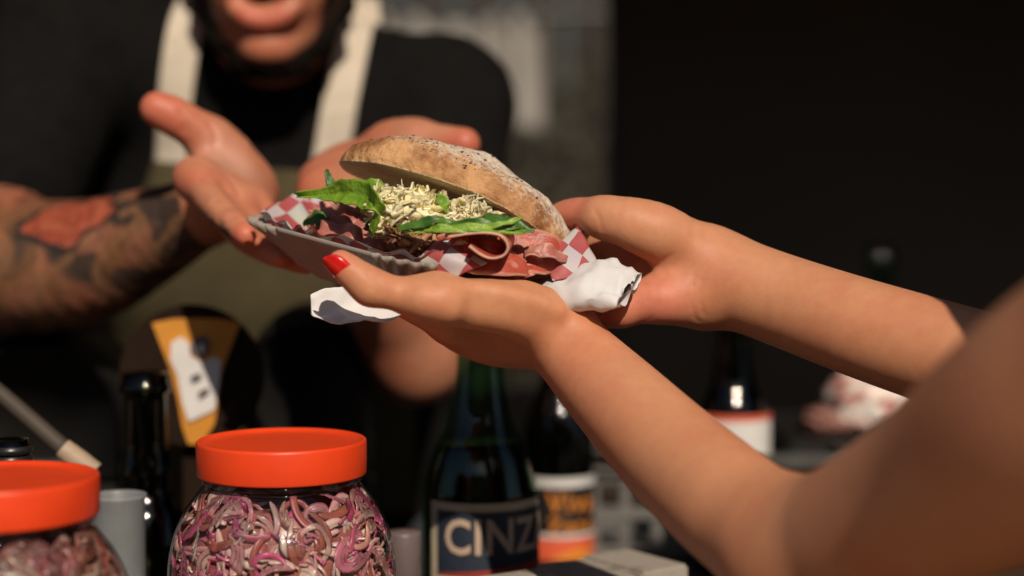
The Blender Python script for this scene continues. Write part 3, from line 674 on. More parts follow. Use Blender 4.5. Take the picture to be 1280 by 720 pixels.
tC = (tL+tR)/2; hu, hv, HT = 0.091, 0.086, 0.034
def rrect(th, hu, hv, pw=6.0):
    c, s = np.cos(th), np.sin(th); r = (np.abs(c/hu)**pw + np.abs(s/hv)**pw)**(-1/pw); return r*c, r*s
def trayP(u, v, w_): return tC + np.multiply.outer(u, tU) + np.multiply.outer(v, tV) + np.multiply.outer(w_, tW)
seg = 560; th = np.linspace(0, 2*math.pi, seg, endpoint=False)
corner = np.zeros(seg)
for k_ in range(4):
    ca = math.atan2(hv, hu) if k_ % 2 == 0 else math.pi-math.atan2(hv, hu)
    ca += math.pi*(k_ // 2); dd = np.abs((th-ca+math.pi) % (2*math.pi)-math.pi); corner = np.maximum(corner, 1-sstep(0.27, 0.33, dd))
rows = []
for f, (sc_i, hgt) in enumerate([(0.0, -HT), (0.30, -HT), (0.54, -HT), (0.585, -HT), (0.60, -HT+0.0015), (0.69, -HT*0.76), (0.79, -HT*0.51), (0.90, -HT*0.25), (0.985, -0.003), (1.0, 0.0)]):
    ru, rv = rrect(th, hu*sc_i+1e-5, hv*sc_i+1e-5, 7.0)
    pl_ = corner*np.sin(th*66)*0.0036*min(1, max(0, (sc_i-0.58)/0.12))
    L_ = np.hypot(ru, rv)+1e-9; rows.append(trayP(ru*(1+pl_/L_), rv*(1+pl_/L_), np.full(seg, hgt)))
tray = mesh_np('paper_tray', np.array(rows).reshape(-1, 3), grid_quads(len(rows), seg, close_v=True), M['card'])
md = tray.modifiers.new('thick', 'SOLIDIFY'); md.thickness = 0.0009; md.offset = 0
tag(tray, 'grey card food tray with fluted corners held between four hands', 'tray')
# red and white checked liner: follows the tray inside, flares over the rim
nth, nr = 200, 40; th = np.linspace(0, 2*math.pi, nth, endpoint=False); Vv = []; UVs = []
dirR = math.atan2(-hv, hu) if False else None
aR = math.atan2((tR-tC)@tV, (tR-tC)@tU); aL = math.atan2((tL-tC)@tV, (tL-tC)@tU); aN = math.atan2((tN-tC)@tV, (tN-tC)@tU)
ang = lambda a: np.abs((th-a+math.pi) % (2*math.pi)-math.pi)
over = 0.002 + 0.026*np.exp(-(ang(aR)/0.34)**2) + 0.0085*np.exp(-(ang(aL+0.42*np.sign(math.sin(aN+math.pi-aL)))/0.42)**2) + 0.010*np.exp(-(ang(aN*0.78+0.22*(aR if abs(aN-aR) < math.pi else aR+2*math.pi*np.sign(aN-aR)))/0.16)**2)
for i in range(nr):
    t_ = i/(nr-1)
    if t_ < 0.5: sc_i = 0.56*t_/0.5; h_ = -HT+0.0015+0*th; ex = 0
    elif t_ < 0.82: q = (t_-0.5)/0.32; sc_i = 0.56+0.41*q; h_ = -HT+0.0015 + HT*q*np.ones(nth); ex = 0
    else: q = (t_-0.82)/0.18; sc_i = 0.96+0.02*q; h_ = 0.0015 + over*q*1.15; ex = q
    ru, rv = rrect(th, hu*sc_i+1e-5, hv*sc_i+1e-5, 5.0); L_ = np.hypot(ru, rv)
    g_ = 1+(over*ex*0.55)/L_
    P_ = trayP(ru*g_, rv*g_, h_)
    wv = 0.0022*np.sin(th*23+4*np.sin(th*5))*sstep(0.55, 0.95, t_) + 0.003*(fbm(np.stack([np.cos(th)*3, np.sin(th)*3, np.full(nth, t_*3)], 1), 2.2, 5)-0.5)*sstep(0.5, 0.9, t_)
    P_ = P_ + np.multiply.outer(wv, tW) - (np.stack([ru, rv], 1)/L_[:, None]*np.abs(wv)[:, None])@np.stack([tU, tV])*0.4
    Vv.append(P_); dist = 0.085*t_/0.82
    UVs.append(np.stack([(np.cos(th+0.78)*dist*1.25)/0.0175, (np.sin(th+0.78)*dist*1.25)/0.0175], 1))
liner = mesh_np('liner_paper', np.array(Vv).reshape(-1, 3), grid_quads(nr, nth, close_v=True), M['checks'], uv=np.array(UVs).reshape(-1, 2))
tag(liner, 'red and white checked paper lining the card tray under the sandwich', 'paper')
def paper_corner(name, A, B, C_, D, nx, ny, seed, parent, cell=15.0, bulge=0.004):
    k = 22; U_, V_ = np.meshgrid(np.linspace(0, 1, k), np.linspace(0, 1, k), indexing='ij'); pts = []; uv_ = []
    Pq = [np.array(q, float) for q in (A, B, C_, D)]
    for u_, v_ in zip(U_.ravel(), V_.ravel()):
        q = (1-u_)*(1-v_)*Pq[0] + u_*(1-v_)*Pq[1] + u_*v_*Pq[2] + (1-u_)*v_*Pq[3]
        p = at(*q); p[1] -= bulge*math.sin(math.pi*u_)*math.sin(math.pi*v_); pts.append(p); uv_.append((q[0]/cell*0.9+q[1]/cell*0.6, q[1]/cell*0.9-q[0]/cell*0.6))
    pts = np.array(pts); pts += 0.006*(np.stack([fbm(pts, 55, seed+i, 2) for i in range(3)], 1)-0.5)
    o = mesh_np(name, pts, grid_quads(k, k), M['checks'], None, uv=np.array(uv_)); o.parent = parent
    md = o.modifiers.new('thick', 'SOLIDIFY'); md.thickness = 0.0004
    return o
paper_corner('paper_corner', (684, 316, 1.098), (722, 282, 1.112), (754, 334, 1.090), (690, 352, 1.078), 0, 0, 3, liner, cell=25.0)
paper_corner('paper_corner', (520, 326, 1.058), (556, 298, 1.060), (606, 326, 1.052), (560, 350, 1.052), 0, 0, 7, liner, cell=30.0)
# white napkin under the tray: flat flap at one end, soft rolled fold at the other
path = spline([at(389, 386, 1.072), at(425, 386, 1.078), at(480, 384, 1.09), at(560, 378, 1.12), at(640, 366, 1.115), at(700, 358, 1.098), at(745, 361, 1.078), at(787, 362, 1.066)], 90)
n = 90; ns = 36; tt = np.linspace(0, 1, n)
wid = np.interp(tt, [0, 0.10, 0.25, 0.6, 0.76, 0.88, 1.0], [0.0075, 0.0125, 0.014, 0.018, 0.024, 0.023, 0.0215])
thk = np.interp(tt, [0, 0.25, 0.6, 0.74, 0.86, 0.97, 1.0], [0.0010, 0.0012, 0.0016, 0.0085, 0.0115, 0.0070, 0.0026])
tilt = np.interp(tt, [0, 0.15, 0.3, 0.65, 0.8, 1.0], [70, 60, 18, 15, 28, 34])
T = np.gradient(path, axis=0); T /= np.linalg.norm(T, axis=1)[:, None]
A0 = np.cross(T, [0, 0, 1]); A0 /= np.linalg.norm(A0, axis=1)[:, None]; A0 = np.where((A0[:, 1] < 0)[:, None], -A0, A0); B0 = np.cross(A0, T); B0 = np.where((B0[:, 2] < 0)[:, None], -B0, B0)
ca, sa = np.cos(np.radians(tilt))[:, None], np.sin(np.radians(tilt))[:, None]
A1 = A0*ca + B0*sa; B1 = B0*ca - A0*sa
ph = np.linspace(0, 2*math.pi, ns, endpoint=False); cs = np.sign(np.cos(ph))*np.abs(np.cos(ph))**0.8; sn = np.sign(np.sin(ph))*np.abs(np.sin(ph))**0.7
V = path[:, None] + A1[:, None]*(wid[:, None]*cs[None])[..., None] + B1[:, None]*(thk[:, None]*sn[None])[..., None]
V = V.reshape(-1, 3)
rdg = lambda P, sc, sd: 1-np.abs(2*fbm(P, sc, sd, 2)-1)
cr = ((rdg(V*[1, 1, 1.4], 38, 3)-0.7)*0.011 + (rdg(V*[1.3, 1, 1], 85, 7)-0.7)*0.0045)*np.repeat(np.interp(tt, [0, 0.2, 0.6, 0.8, 1], [1.0, 0.7, 0.15, 0.8, 0.9]), ns)
V = V + np.repeat(B1, ns, 0)*cr[:, None] + np.repeat(A1, ns, 0)*(0.5*cr[:, None]); V = V + np.repeat(T, ns, 0)*(0.005*(fbm(V, 60, 31, 2)-0.5)*np.repeat(np.abs(2*tt-1)**6, ns))[:, None]
V = np.vstack([V, path[:1], path[-1:]+T[-1:]*0.0015]); a = n*ns
tri = [(a, (j+1) % ns, j) for j in range(ns)] + [(a+1, (n-1)*ns+j, (n-1)*ns+(j+1) % ns) for j in range(ns)]
nap = mesh_np('napkin', V, grid_quads(n, ns, close_v=True), M['napkin'], tris=tri); tag(nap, 'crumpled white paper napkin folded under the card tray', 'napkin')

# ------------------------------------------------------------------ sandwich
def bun_mat():
    m = mat('floured_crust', (0.56, 0.31, 0.145), 0.85, (0.22, 0.088, 0.032), 45, 8, (0.38, 0.62), bump=1.0, bscale=150, bdist=0.0045, spec=0.25)
    N = m.node_tree.nodes; L = m.node_tree.links; b = N['Principled BSDF']
    src = b.inputs['Base Color'].links[0].from_socket
    an = N.new('ShaderNodeAttribute'); an.attribute_name = 'Col'
    nz = N.new('ShaderNodeTexNoise'); nz.inputs['Scale'].default_value = 300; nz.inputs['Detail'].default_value = 4
    tc = N.new('ShaderNodeTexCoord'); L.new(tc.outputs['Object'], nz.inputs['Vector'])
    ad = N.new('ShaderNodeMath'); ad.operation = 'MULTIPLY_ADD'; L.new(nz.outputs['Fac'], ad.inputs[0]); ad.inputs[1].default_value = 1.3
    sp = N.new('ShaderNodeSeparateColor'); L.new(an.outputs['Color'], sp.inputs[0]); L.new(sp.outputs[0], ad.inputs[2])
    mr = N.new('ShaderNodeMapRange'); mr.inputs[1].default_value = 0.85; mr.inputs[2].default_value = 1.45; L.new(ad.outputs[0], mr.inputs[0])
    mx = N.new('ShaderNodeMix'); mx.data_type = 'RGBA'; L.new(mr.outputs[0], mx.inputs[0]); L.new(src, mx.inputs[6]); mx.inputs[7].default_value = (0.66, 0.575, 0.47, 1)
    mx2 = N.new('ShaderNodeMix'); mx2.data_type = 'RGBA'; L.new(sp.outputs[1], mx2.inputs[0]); L.new(mx.outputs[2], mx2.inputs[6]); mx2.inputs[7].default_value = (0.56, 0.44, 0.27, 1)
    L.new(mx2.outputs[2], b.inputs['Base Color'])
    return m
M['crust'] = bun_mat()
M['seed'] = mat('charred_seed', (0.03, 0.018, 0.010), 0.7, (0.06, 0.035, 0.015), 200)
sand = empty('sandwich', tuple(tC-tW*HT), label='open sandwich in a floured roll stuffed with ham, slaw and green leaves', cat='sandwich')
def bun(name, A, B, back, hmax, wmax, tip=1.0, flip=1, seed=0, lean=R(14), parent=sand, asym=0.0, bow=0.0):
    A, B = np.asarray(A), np.asarray(B); X = nrm(B-A); Ln = np.linalg.norm(B-A)
    Z0 = np.array([0, 0, 1.0]); Z0 = nrm(Z0-(Z0@X)*X); Yb = np.cross(Z0, X)             # Yb points away from the camera
    Z = math.cos(lean)*Z0 + math.sin(lean)*Yb; Y = np.cross(Z, X)
    nu, nv = 110, 72; u = np.linspace(0, 1, nu); ph = np.linspace(0, 2*math.pi, nv, endpoint=False)
    prof = np.clip(1-np.abs(2*u-1)**2.9, 0, 1)**0.48
    sh = prof*(1+asym*(0.5-u)*2*0.25)
    c, s = np.cos(ph), np.sin(ph)
    cy = np.sign(c)*np.abs(c)**0.75
    cz = np.where(s > 0, np.abs(s)**0.80, -0.10*np.abs(s)**0.5)
    cen = A[None] + X[None]*(u*Ln)[:, None] + back*Y[None] + Z0[None]*(bow*np.sin(math.pi*u**1.15)**1.2)[:, None]
    V = cen[:, None] + Y[None, None]*(wmax*prof[:, None]*cy[None])[..., None] + flip*Z[None, None]*(hmax*sh[:, None]*cz[None])[..., None]
    V = V.reshape(-1, 3)
    dn = 0.0060*(fbm(V, 55, seed, 4)-0.5) + 0.012*(fbm(V, 16, seed+9, 2)-0.5)
    up = np.repeat(cz[None], nu, 0).ravel()
    V = V + np.multiply.outer(dn*(0.3+0.7*np.abs(up)), flip*Z) + np.multiply.outer(dn*0.5, -Y)
    uu = np.repeat(u, nv); fl = np.clip(up, 0, 1)**2.0*0.75 - 0.12 + 0.25*(uu-0.35) + 0.22*np.clip(uu-0.55, 0, 1) + 0.5*(fbm(V, 26, seed+3, 3)-0.5)
    cut = (up < -0.02).astype(float)
    Cc = np.stack([fl, cut, 0*fl], 1)
    V = np.vstack([V, A+back*Y, B+back*Y]); Cc = np.vstack([Cc, [[0.1, 0, 0], [0.3, 0, 0]]]); a = nu*nv
    # end caps
    tri = [(a, (j+1) % nv, j) for j in range(nv)] + [(a+1, (nu-1)*nv+j, (nu-1)*nv+(j+1) % nv) for j in range(nv)]
    o = mesh_np(name, V, grid_quads(nu, nv, close_v=True), M['crust'], parent, col=Cc, tris=tri)
    return o, V[:-2].reshape(nu, nv, 3), X, Y, flip*Z
top, TV, bX, bY, bZ = bun('top_bun', at(413, 190, 1.112), at(715, 310, 1.086), 0.034, 0.0285, 0.037, seed=2, lean=R(14), asym=0.35, bow=0.0115)
# dark seeds and char specks sunk into the crust
bm = bmesh.new()
for i in range(120):
    u_ = int(random.gauss(0.50, 0.20)*109); ph_ = int(random.gauss(0.36, 0.055)*72)
    if not 6 < u_ < 100: continue
    p = Vector(TV[u_, ph_]); r = random.choice([0.0003, 0.0004, 0.0005, 0.0008])*random.uniform(0.8, 1.3)
    q = bmesh.ops.create_icosphere(bm, subdivisions=1, radius=r, matrix=Matrix.Translation(p) @ Matrix.Diagonal((1.3, 1, 0.8, 1)))
me = bpy.data.meshes.new('seeds'); bm.to_mesh(me); bm.free(); me.materials.append(M['seed']); so = bpy.data.objects.new('seeds', me); COL.objects.link(so); place(so, sand); so.parent = top; so.location = (0, 0, 0); tag(so, kind='stuff')
base0 = tC - tW*(HT-0.004)
bun('bottom_bun', base0-bX*0.080+np.array([0, 0, 0.012]), base0+bX*0.080+np.array([0, 0, 0.012]), 0.0, 0.020, 0.037, seed=5, lean=R(-8))

M['leaf'] = mat('lettuce', (0.085, 0.20, 0.010), 0.45, (0.25, 0.40, 0.035), 85, 5, (0.32, 0.66), bump=0.7, bscale=170, bdist=0.0025, sss=0.15, sssr=(0.5, 1, 0.1), ssscale=0.002)
M['leaf_dark'] = mat('rocket_leaf', (0.025, 0.085, 0.010), 0.45, (0.08, 0.19, 0.02), 90, 5, bump=0.6, bscale=200, bdist=0.001)
M['stalk'] = mat('pale_green_stalk', (0.22, 0.36, 0.05), 0.45, (0.32, 0.44, 0.09), 80)
M['slaw'] = mat('shredded_cabbage', (1, 1, 1), 0.4, (0.88, 0.86, 0.78), 120, attr='Col', sss=0.5, sssr=(1, 0.8, 0.4), ssscale=0.004)
M['shred'] = mat('pulled_mushroom', (1, 1, 1), 0.5, (0.7, 0.62, 0.5), 150, attr='Col', bump=0.4, bscale=400)
def ham_mat(name, c1, c2, fat):
    m = mat(name, c1, 0.42, c2, 70, 5, (0.38, 0.62), bump=0.45, bscale=260, bdist=0.0014, sss=0.2, sssr=(1, 0.3, 0.2), ssscale=0.0025, spec=0.4)
    N = m.node_tree.nodes; L = m.node_tree.links; b = N['Principled BSDF']; src = b.inputs['Base Color'].links[0].from_socket
    an = N.new('ShaderNodeAttribute'); an.attribute_name = 'Col'
    nz = N.new('ShaderNodeTexNoise'); nz.inputs['Scale'].default_value = 26; nz.inputs['Detail'].default_value = 2; nz.inputs['Distortion'].default_value = 1.5
    tc = N.new('ShaderNodeTexCoord'); L.new(tc.outputs['Object'], nz.inputs['Vector'])
    mr = N.new('ShaderNodeMapRange'); mr.inputs[1].default_value = 0.60; mr.inputs[2].default_value = 0.66; mr.inputs[4].default_value = 0.5; L.new(nz.outputs['Fac'], mr.inputs[0])
    sp = N.new('ShaderNodeSeparateColor'); L.new(an.outputs['Color'], sp.inputs[0])
    mxm = N.new('ShaderNodeMath'); mxm.operation = 'MAXIMUM'; L.new(mr.outputs[0], mxm.inputs[0]); L.new(sp.outputs[0], mxm.inputs[1])
    mx = N.new('ShaderNodeMix'); mx.data_type = 'RGBA'; L.new(mxm.outputs[0], mx.inputs[0]); L.new(src, mx.inputs[6]); mx.inputs[7].default_value = (*fat, 1)
    L.new(mx.outputs[2], b.inputs['Base Color']); return m
M['ham'] = ham_mat('cured_ham', (0.48, 0.095, 0.055), (0.34, 0.055, 0.034), (0.58, 0.33, 0.24))
M['ham_pale'] = ham_mat('pink_ham', (0.50, 0.20, 0.155), (0.34, 0.10, 0.08), (0.55, 0.36, 0.28))
def ribbon(name, spine, half, wdir, m, n=30, nv=9, wave=(0.0, 1, 0), curl=0.0, jag=0.0, thick=0.0006, seed=0, parent=sand, vein=0.0, rim=False, twist=0.0):
    Cc = spline([at(*p) for p in spine], n); hw = np.interp(np.linspace(0, 1, n), np.linspace(0, 1, len(half)), half)*1.1/FPX
    T = np.gradient(Cc, axis=0); T /= np.linalg.norm(T, axis=1)[:, None]
    Wd = np.asarray(wdir, float)[None]-(T@np.asarray(wdir, float))[:, None]*T; Wd /= np.linalg.norm(Wd, axis=1)[:, None]
    Nd = np.cross(T, Wd); 
    if twist:
        tw = np.linspace(0, twist, n)[:, None]; Wd, Nd = Wd*np.cos(tw)+Nd*np.sin(tw), Nd*np.cos(tw)-Wd*np.sin(tw)
    j = np.linspace(-1, 1, nv); tt = np.linspace(0, 1, n)
    jj = 1+jag*np.sin(tt*37+seed)*np.sin(tt*17+seed*2)
    off = wave[0]*np.sin(2*math.pi*wave[1]*tt[:, None]+wave[2]+0.6*j[None])*(0.35+0.65*np.abs(j)[None]) + curl*(j[None]**2) + vein*np.exp(-(j[None]/0.12)**2)
    V = Cc[:, None] + Wd[:, None]*(hw*jj)[:, None, None]*j[None, :, None] + Nd[:, None]*off[..., None]
    V = V.reshape(-1, 3); V = V + 0.0016*(np.stack([fbm(V, 90, seed+i, 2) for i in range(3)], 1)-0.5)
    Cr = np.zeros((len(V), 3)); 
    if rim: Cr[:] = (np.abs(np.tile(j, n)) > 0.90)[:, None]*0.9
    o = mesh_np(name, V, grid_quads(n, nv), m, parent, col=Cr); md = o.modifiers.new('thick', 'SOLIDIFY'); md.thickness = thick; md.offset = 0
    return o
UPB = (0, 0.45, 0.9)
# ham, back rows first
ribbon('ham_slice', [(398, 272, 1.145), (420, 270, 1.128), (442, 282, 1.118), (470, 292, 1.122)], [8, 18, 22, 14], (0.1, 0.3, 1), M['ham_pale'], n=50, wave=(0.0038, 2.6, 0.3), seed=1, thick=0.0012, rim=True)
ribbon('ham_slice', [(402, 287, 1.123), (430, 296, 1.105), (455, 302, 1.101), (478, 306, 1.105)], [12, 18, 17, 10], (0.15, 0.5, 1), M['ham_pale'], n=50, wave=(0.0034, 2.2, 1.5), seed=2, thick=0.0012, rim=True)
ribbon('ham_slice', [(392, 262, 1.155), (408, 260, 1.145), (428, 263, 1.135), (450, 270, 1.125)], [4, 8, 12, 10], (0, 0.6, 1), M['ham_pale'], n=40, wave=(0.004, 3, 2.2), seed=3, thick=0.0012, rim=True)
ribbon('ham_slice', [(538, 314, 1.072), (572, 312, 1.060), (602, 318, 1.058), (630, 328, 1.060), (660, 334, 1.066)], [14, 25, 25, 20, 10], (-0.1, 0.42, 1), M['ham'], n=50, wave=(0.0024, 1.7, 0.2), seed=4, thick=0.0012, rim=True)
ribbon('ham_slice', [(625, 300, 1.090), (660, 303, 1.088), (690, 312, 1.092), (706, 320, 1.100)], [14, 20, 18, 8], (0.05, 0.4, 1), M['ham'], n=50, wave=(0.0018, 1.6, 0.9), seed=5, thick=0.0012, rim=True)
ribbon('ham_slice', [(610, 330, 1.078), (645, 326, 1.076), (680, 326, 1.080), (702, 326, 1.090)], [14, 20, 17, 9], (0.05, 0.5, 1), M['ham'], n=50, wave=(0.0024, 2.0, 2.1), seed=6, thick=0.0012, rim=True)
ribbon('ham_slice', [(575, 300, 1.090), (620, 292, 1.095), (665, 298, 1.095), (700, 312, 1.098)], [12, 20, 20, 9], (0, 0.55, 0.85), M['ham'], n=50, wave=(0.0020, 1.9, 3.0), seed=8, thick=0.0012, rim=True)
ribbon('ham_slice', [(588, 322, 1.078), (612, 336, 1.072), (640, 340, 1.070), (668, 338, 1.074)], [8, 12, 12, 6], (0.1, 0.3, 1), M['ham'], n=50, wave=(0.002, 3.4, 1.1), seed=21, thick=0.0010, rim=True)
ribbon('ham_slice', [(655, 318, 1.074), (672, 312, 1.070), (692, 316, 1.074), (708, 324, 1.084)], [7, 9, 9, 4], (0.2, 0.6, 0.8), M['ham_pale'], n=40, wave=(0.0018, 2.1, 0.1), seed=22, thick=0.0010, rim=True)
ribbon('ham_slice', [(420, 306, 1.110), (440, 312, 1.100), (458, 312, 1.094), (474, 314, 1.092)], [6, 9, 8, 4], (0.2, 0.7, 0.8), M['ham_pale'], n=40, wave=(0.002, 2.6, 2.1), seed=23, thick=0.0010, rim=True)
# the curled slice: a loop seen end-on
lp = [(560, 296), (588, 292), (612, 291), (628, 297), (634, 309), (628, 320), (614, 324), (600, 318), (586, 308)]
n = 60; Cc = spline([at(px, py, 1.040) for px, py in lp], n); nv = 9; yy = np.linspace(0, 0.035, nv)
V = (Cc[:, None] + np.array([0.12, 1.0, 0.10])[None, None]*yy[None, :, None]*(1+0.15*np.sin(np.linspace(0, 7, n)))[:, None, None]).reshape(-1, 3); V = V+0.0018*(np.stack([fbm(V, 70, i, 2) for i in range(3)], 1)-0.5)
Cr = np.zeros((n*nv, 3)); Cr[0::nv] = 0.95; Cr[1::nv] = 0.3
o = mesh_np('ham_slice', V, grid_quads(n, nv), M['ham'], sand, col=Cr); md = o.modifiers.new('thick', 'SOLIDIFY'); md.thickness = 0.0014; md.offset = 0
# leaves
ribbon('lettuce_leaf', [(374, 247, 1.125), (398, 243, 1.113), (425, 242, 1.101), (449, 242, 1.085), (467, 254, 1.066), (469, 274, 1.062), (464, 294, 1.066)], [1.5, 7, 13, 18, 16, 11, 4], (0.12, 0.35, 1), M['leaf'], n=44, nv=11, wave=(0.0022, 3, 0.4), curl=0.003, jag=0.16, seed=1, vein=-0.0012)
ribbon('lettuce_leaf', [(430, 236, 1.105), (455, 232, 1.100), (478, 240, 1.098), (486, 258, 1.098)], [3, 9, 12, 4], (0.2, 0.4, 1), M['leaf'], n=30, wave=(0.002, 2, 1.4), jag=0.2, seed=4, vein=-0.001)
ribbon('rocket_leaf', [(408, 212, 1.120), (412, 226, 1.117), (422, 240, 1.113), (436, 250, 1.113)], [1.5, 6, 9, 5], (0.8, 0.2, 0.4), M['leaf_dark'], n=24, wave=(0.001, 2, 0), jag=0.2, seed=2, vein=-0.0008)
ribbon('rocket_leaf', [(380, 282, 1.140), (388, 274, 1.136), (398, 272, 1.132), (408, 282, 1.130)], [2, 9, 10, 4], (0.3, 0.3, 1), M['leaf_dark'], n=24, wave=(0.001, 2, 0), jag=0.2, seed=3)
for i, (sp_, hf, mm) in enumerate([
    ([(496, 289, 1.052), (520, 280, 1.046), (545, 274, 1.044), (566, 277, 1.046)], [2, 6, 6, 2], 'leaf_dark'),
    ([(500, 284, 1.056), (530, 284, 1.046), (565, 286, 1.042), (600, 285, 1.046)], [2, 5, 6, 2], 'leaf'),
    ([(548, 284, 1.046), (585, 285, 1.042), (620, 286, 1.044), (655, 291, 1.052)], [2, 6, 6, 2], 'leaf'),
    ([(590, 288, 1.048), (620, 282, 1.044), (640, 276, 1.046), (652, 271, 1.052)], [2, 3, 3, 1], 'stalk'),
    ([(560, 280, 1.056), (600, 278, 1.050), (630, 283, 1.048), (658, 284, 1.052)], [2, 6, 5, 1], 'leaf_dark'),
    ([(600, 270, 1.075), (625, 276, 1.068), (645, 282, 1.062), (668, 288, 1.060)], [3, 9, 9, 2], 'leaf_dark'),
    ([(545, 246, 1.075), (552, 250, 1.070), (556, 258, 1.068), (560, 264, 1.068)], [2, 7, 7, 2], 'leaf'),
    ([(505, 292, 1.050), (540, 288, 1.044), (580, 290, 1.042), (612, 289, 1.045)], [1, 2, 2, 1], 'stalk')]):
    ribbon('rocket_leaf', sp_, hf, (0.0, 0.5, 1), M[mm], n=26, nv=7, wave=(0.0012, 2, i), jag=0.2, seed=10+i, vein=-0.0005)
def shreds(name, n, cen, sizes, cols, rad, length, seed, m, core=0.97):
    rs = np.random.RandomState(seed); Vs = []; Cs = []; Fs = []; o_ = 0; X_ = bX; Y_ = nrm(np.cross((0, 0, 1), X_)); Z_ = np.cross(X_, Y_)
    for i in range(n):
        while True:
            q = rs.uniform(-1, 1, 3)
            if q@q < 1: break
        c = cen + X_*q[0]*sizes[0] + Y_*q[1]*sizes[1] + Z_*q[2]*sizes[2]
        dr = nrm(rs.normal(size=3)*[1.0, 0.6, 0.6]); sd = nrm(np.cross(dr, rs.normal(size=3))); bd = np.cross(dr, sd)
        L_ = rs.uniform(*length); r_ = rs.uniform(*rad); bend = rs.uniform(-0.22, 0.22)*L_; k = 7; t_ = np.linspace(-0.5, 0.5, k)
        P_ = c + np.outer(t_*L_, dr) + np.outer((t_**2-0.08)*4*bend, sd) + np.outer(np.sin(t_*6)*0.1*L_, bd)
        ring = [(1, 0), (0.1, 0.32), (-1, 0), (-0.1, -0.32)]
        w_ = r_*np.sqrt(np.clip(1-(2*t_)**6, 0.45, 1))
        V_ = (P_[:, None] + (w_[:, None, None])*np.array([x*sd*1.3+y*bd for x, y in ring])[None]).reshape(-1, 3)
        Vs.append(V_); Fs.append(grid_quads(k, 4, close_v=True)+o_); o_ += len(V_)
        Cs.append(np.repeat((np.array(cols[rs.randint(len(cols))])*rs.uniform(0.8, 1.1))[None], len(V_), 0))
    # matted core of the heap
    nu, nv = 26, 40; a_ = np.linspace(-math.pi/2, math.pi/2, nu); t_ = np.linspace(0, 2*math.pi, nv, endpoint=False)
    sp_ = np.stack([np.outer(np.cos(a_), np.cos(t_)), np.outer(np.cos(a_), np.sin(t_)), np.outer(np.sin(a_), np.ones(nv))], -1).reshape(-1, 3)
    cv_ = cen + (sp_[:, :1]*sizes[0]*X_ + sp_[:, 1:2]*sizes[1]*Y_ + sp_[:, 2:]*sizes[2]*Z_)*core
    cv_ = cv_ + (cv_-cen)*(0.5*(fbm(cv_, 170, seed, 3)-0.5))[:, None]
    Vs.append(cv_); Fs.append(grid_quads(nu, nv, close_v=True)+o_); Cs.append(np.repeat(np.mean(cols, 0)[None], len(cv_), 0)*(0.75+0.5*fbm(cv_, 260, seed+1, 2))[:, None])
    o = mesh_np(name, np.vstack(Vs), np.vstack(Fs), m, sand, col=np.vstack(Cs)); tag(o, kind='stuff'); return o
CAB = [(0.86, 0.74, 0.42), (0.88, 0.78, 0.50), (0.84, 0.70, 0.34), (0.90, 0.82, 0.58), (0.80, 0.70, 0.30), (0.87, 0.77, 0.46)]
shreds('shredded_cabbage', 620, at(534, 268, 1.088), (0.035, 0.025, 0.0115), CAB, (0.0010, 0.0022), (0.010, 0.022), 3, M['slaw'])
shreds('shredded_cabbage', 120, at(490, 274, 1.080), (0.012, 0.016, 0.0120), CAB, (0.0007, 0.0015), (0.012, 0.024), 4, M['slaw'])
shreds('shredded_cabbage', 130, at(592, 270, 1.085), (0.016, 0.020, 0.0070), CAB, (0.0007, 0.0015), (0.012, 0.024), 14, M['slaw'], core=0.6)
TAN = [(0.46, 0.25, 0.14), (0.34, 0.15, 0.085), (0.56, 0.36, 0.23), (0.22, 0.085, 0.05), (0.50, 0.30, 0.16)]
shreds('pulled_mushroom', 150, at(516, 300, 1.074), (0.018, 0.013, 0.0072), TAN, (0.0010, 0.0022), (0.010, 0.022), 5, M['shred'])

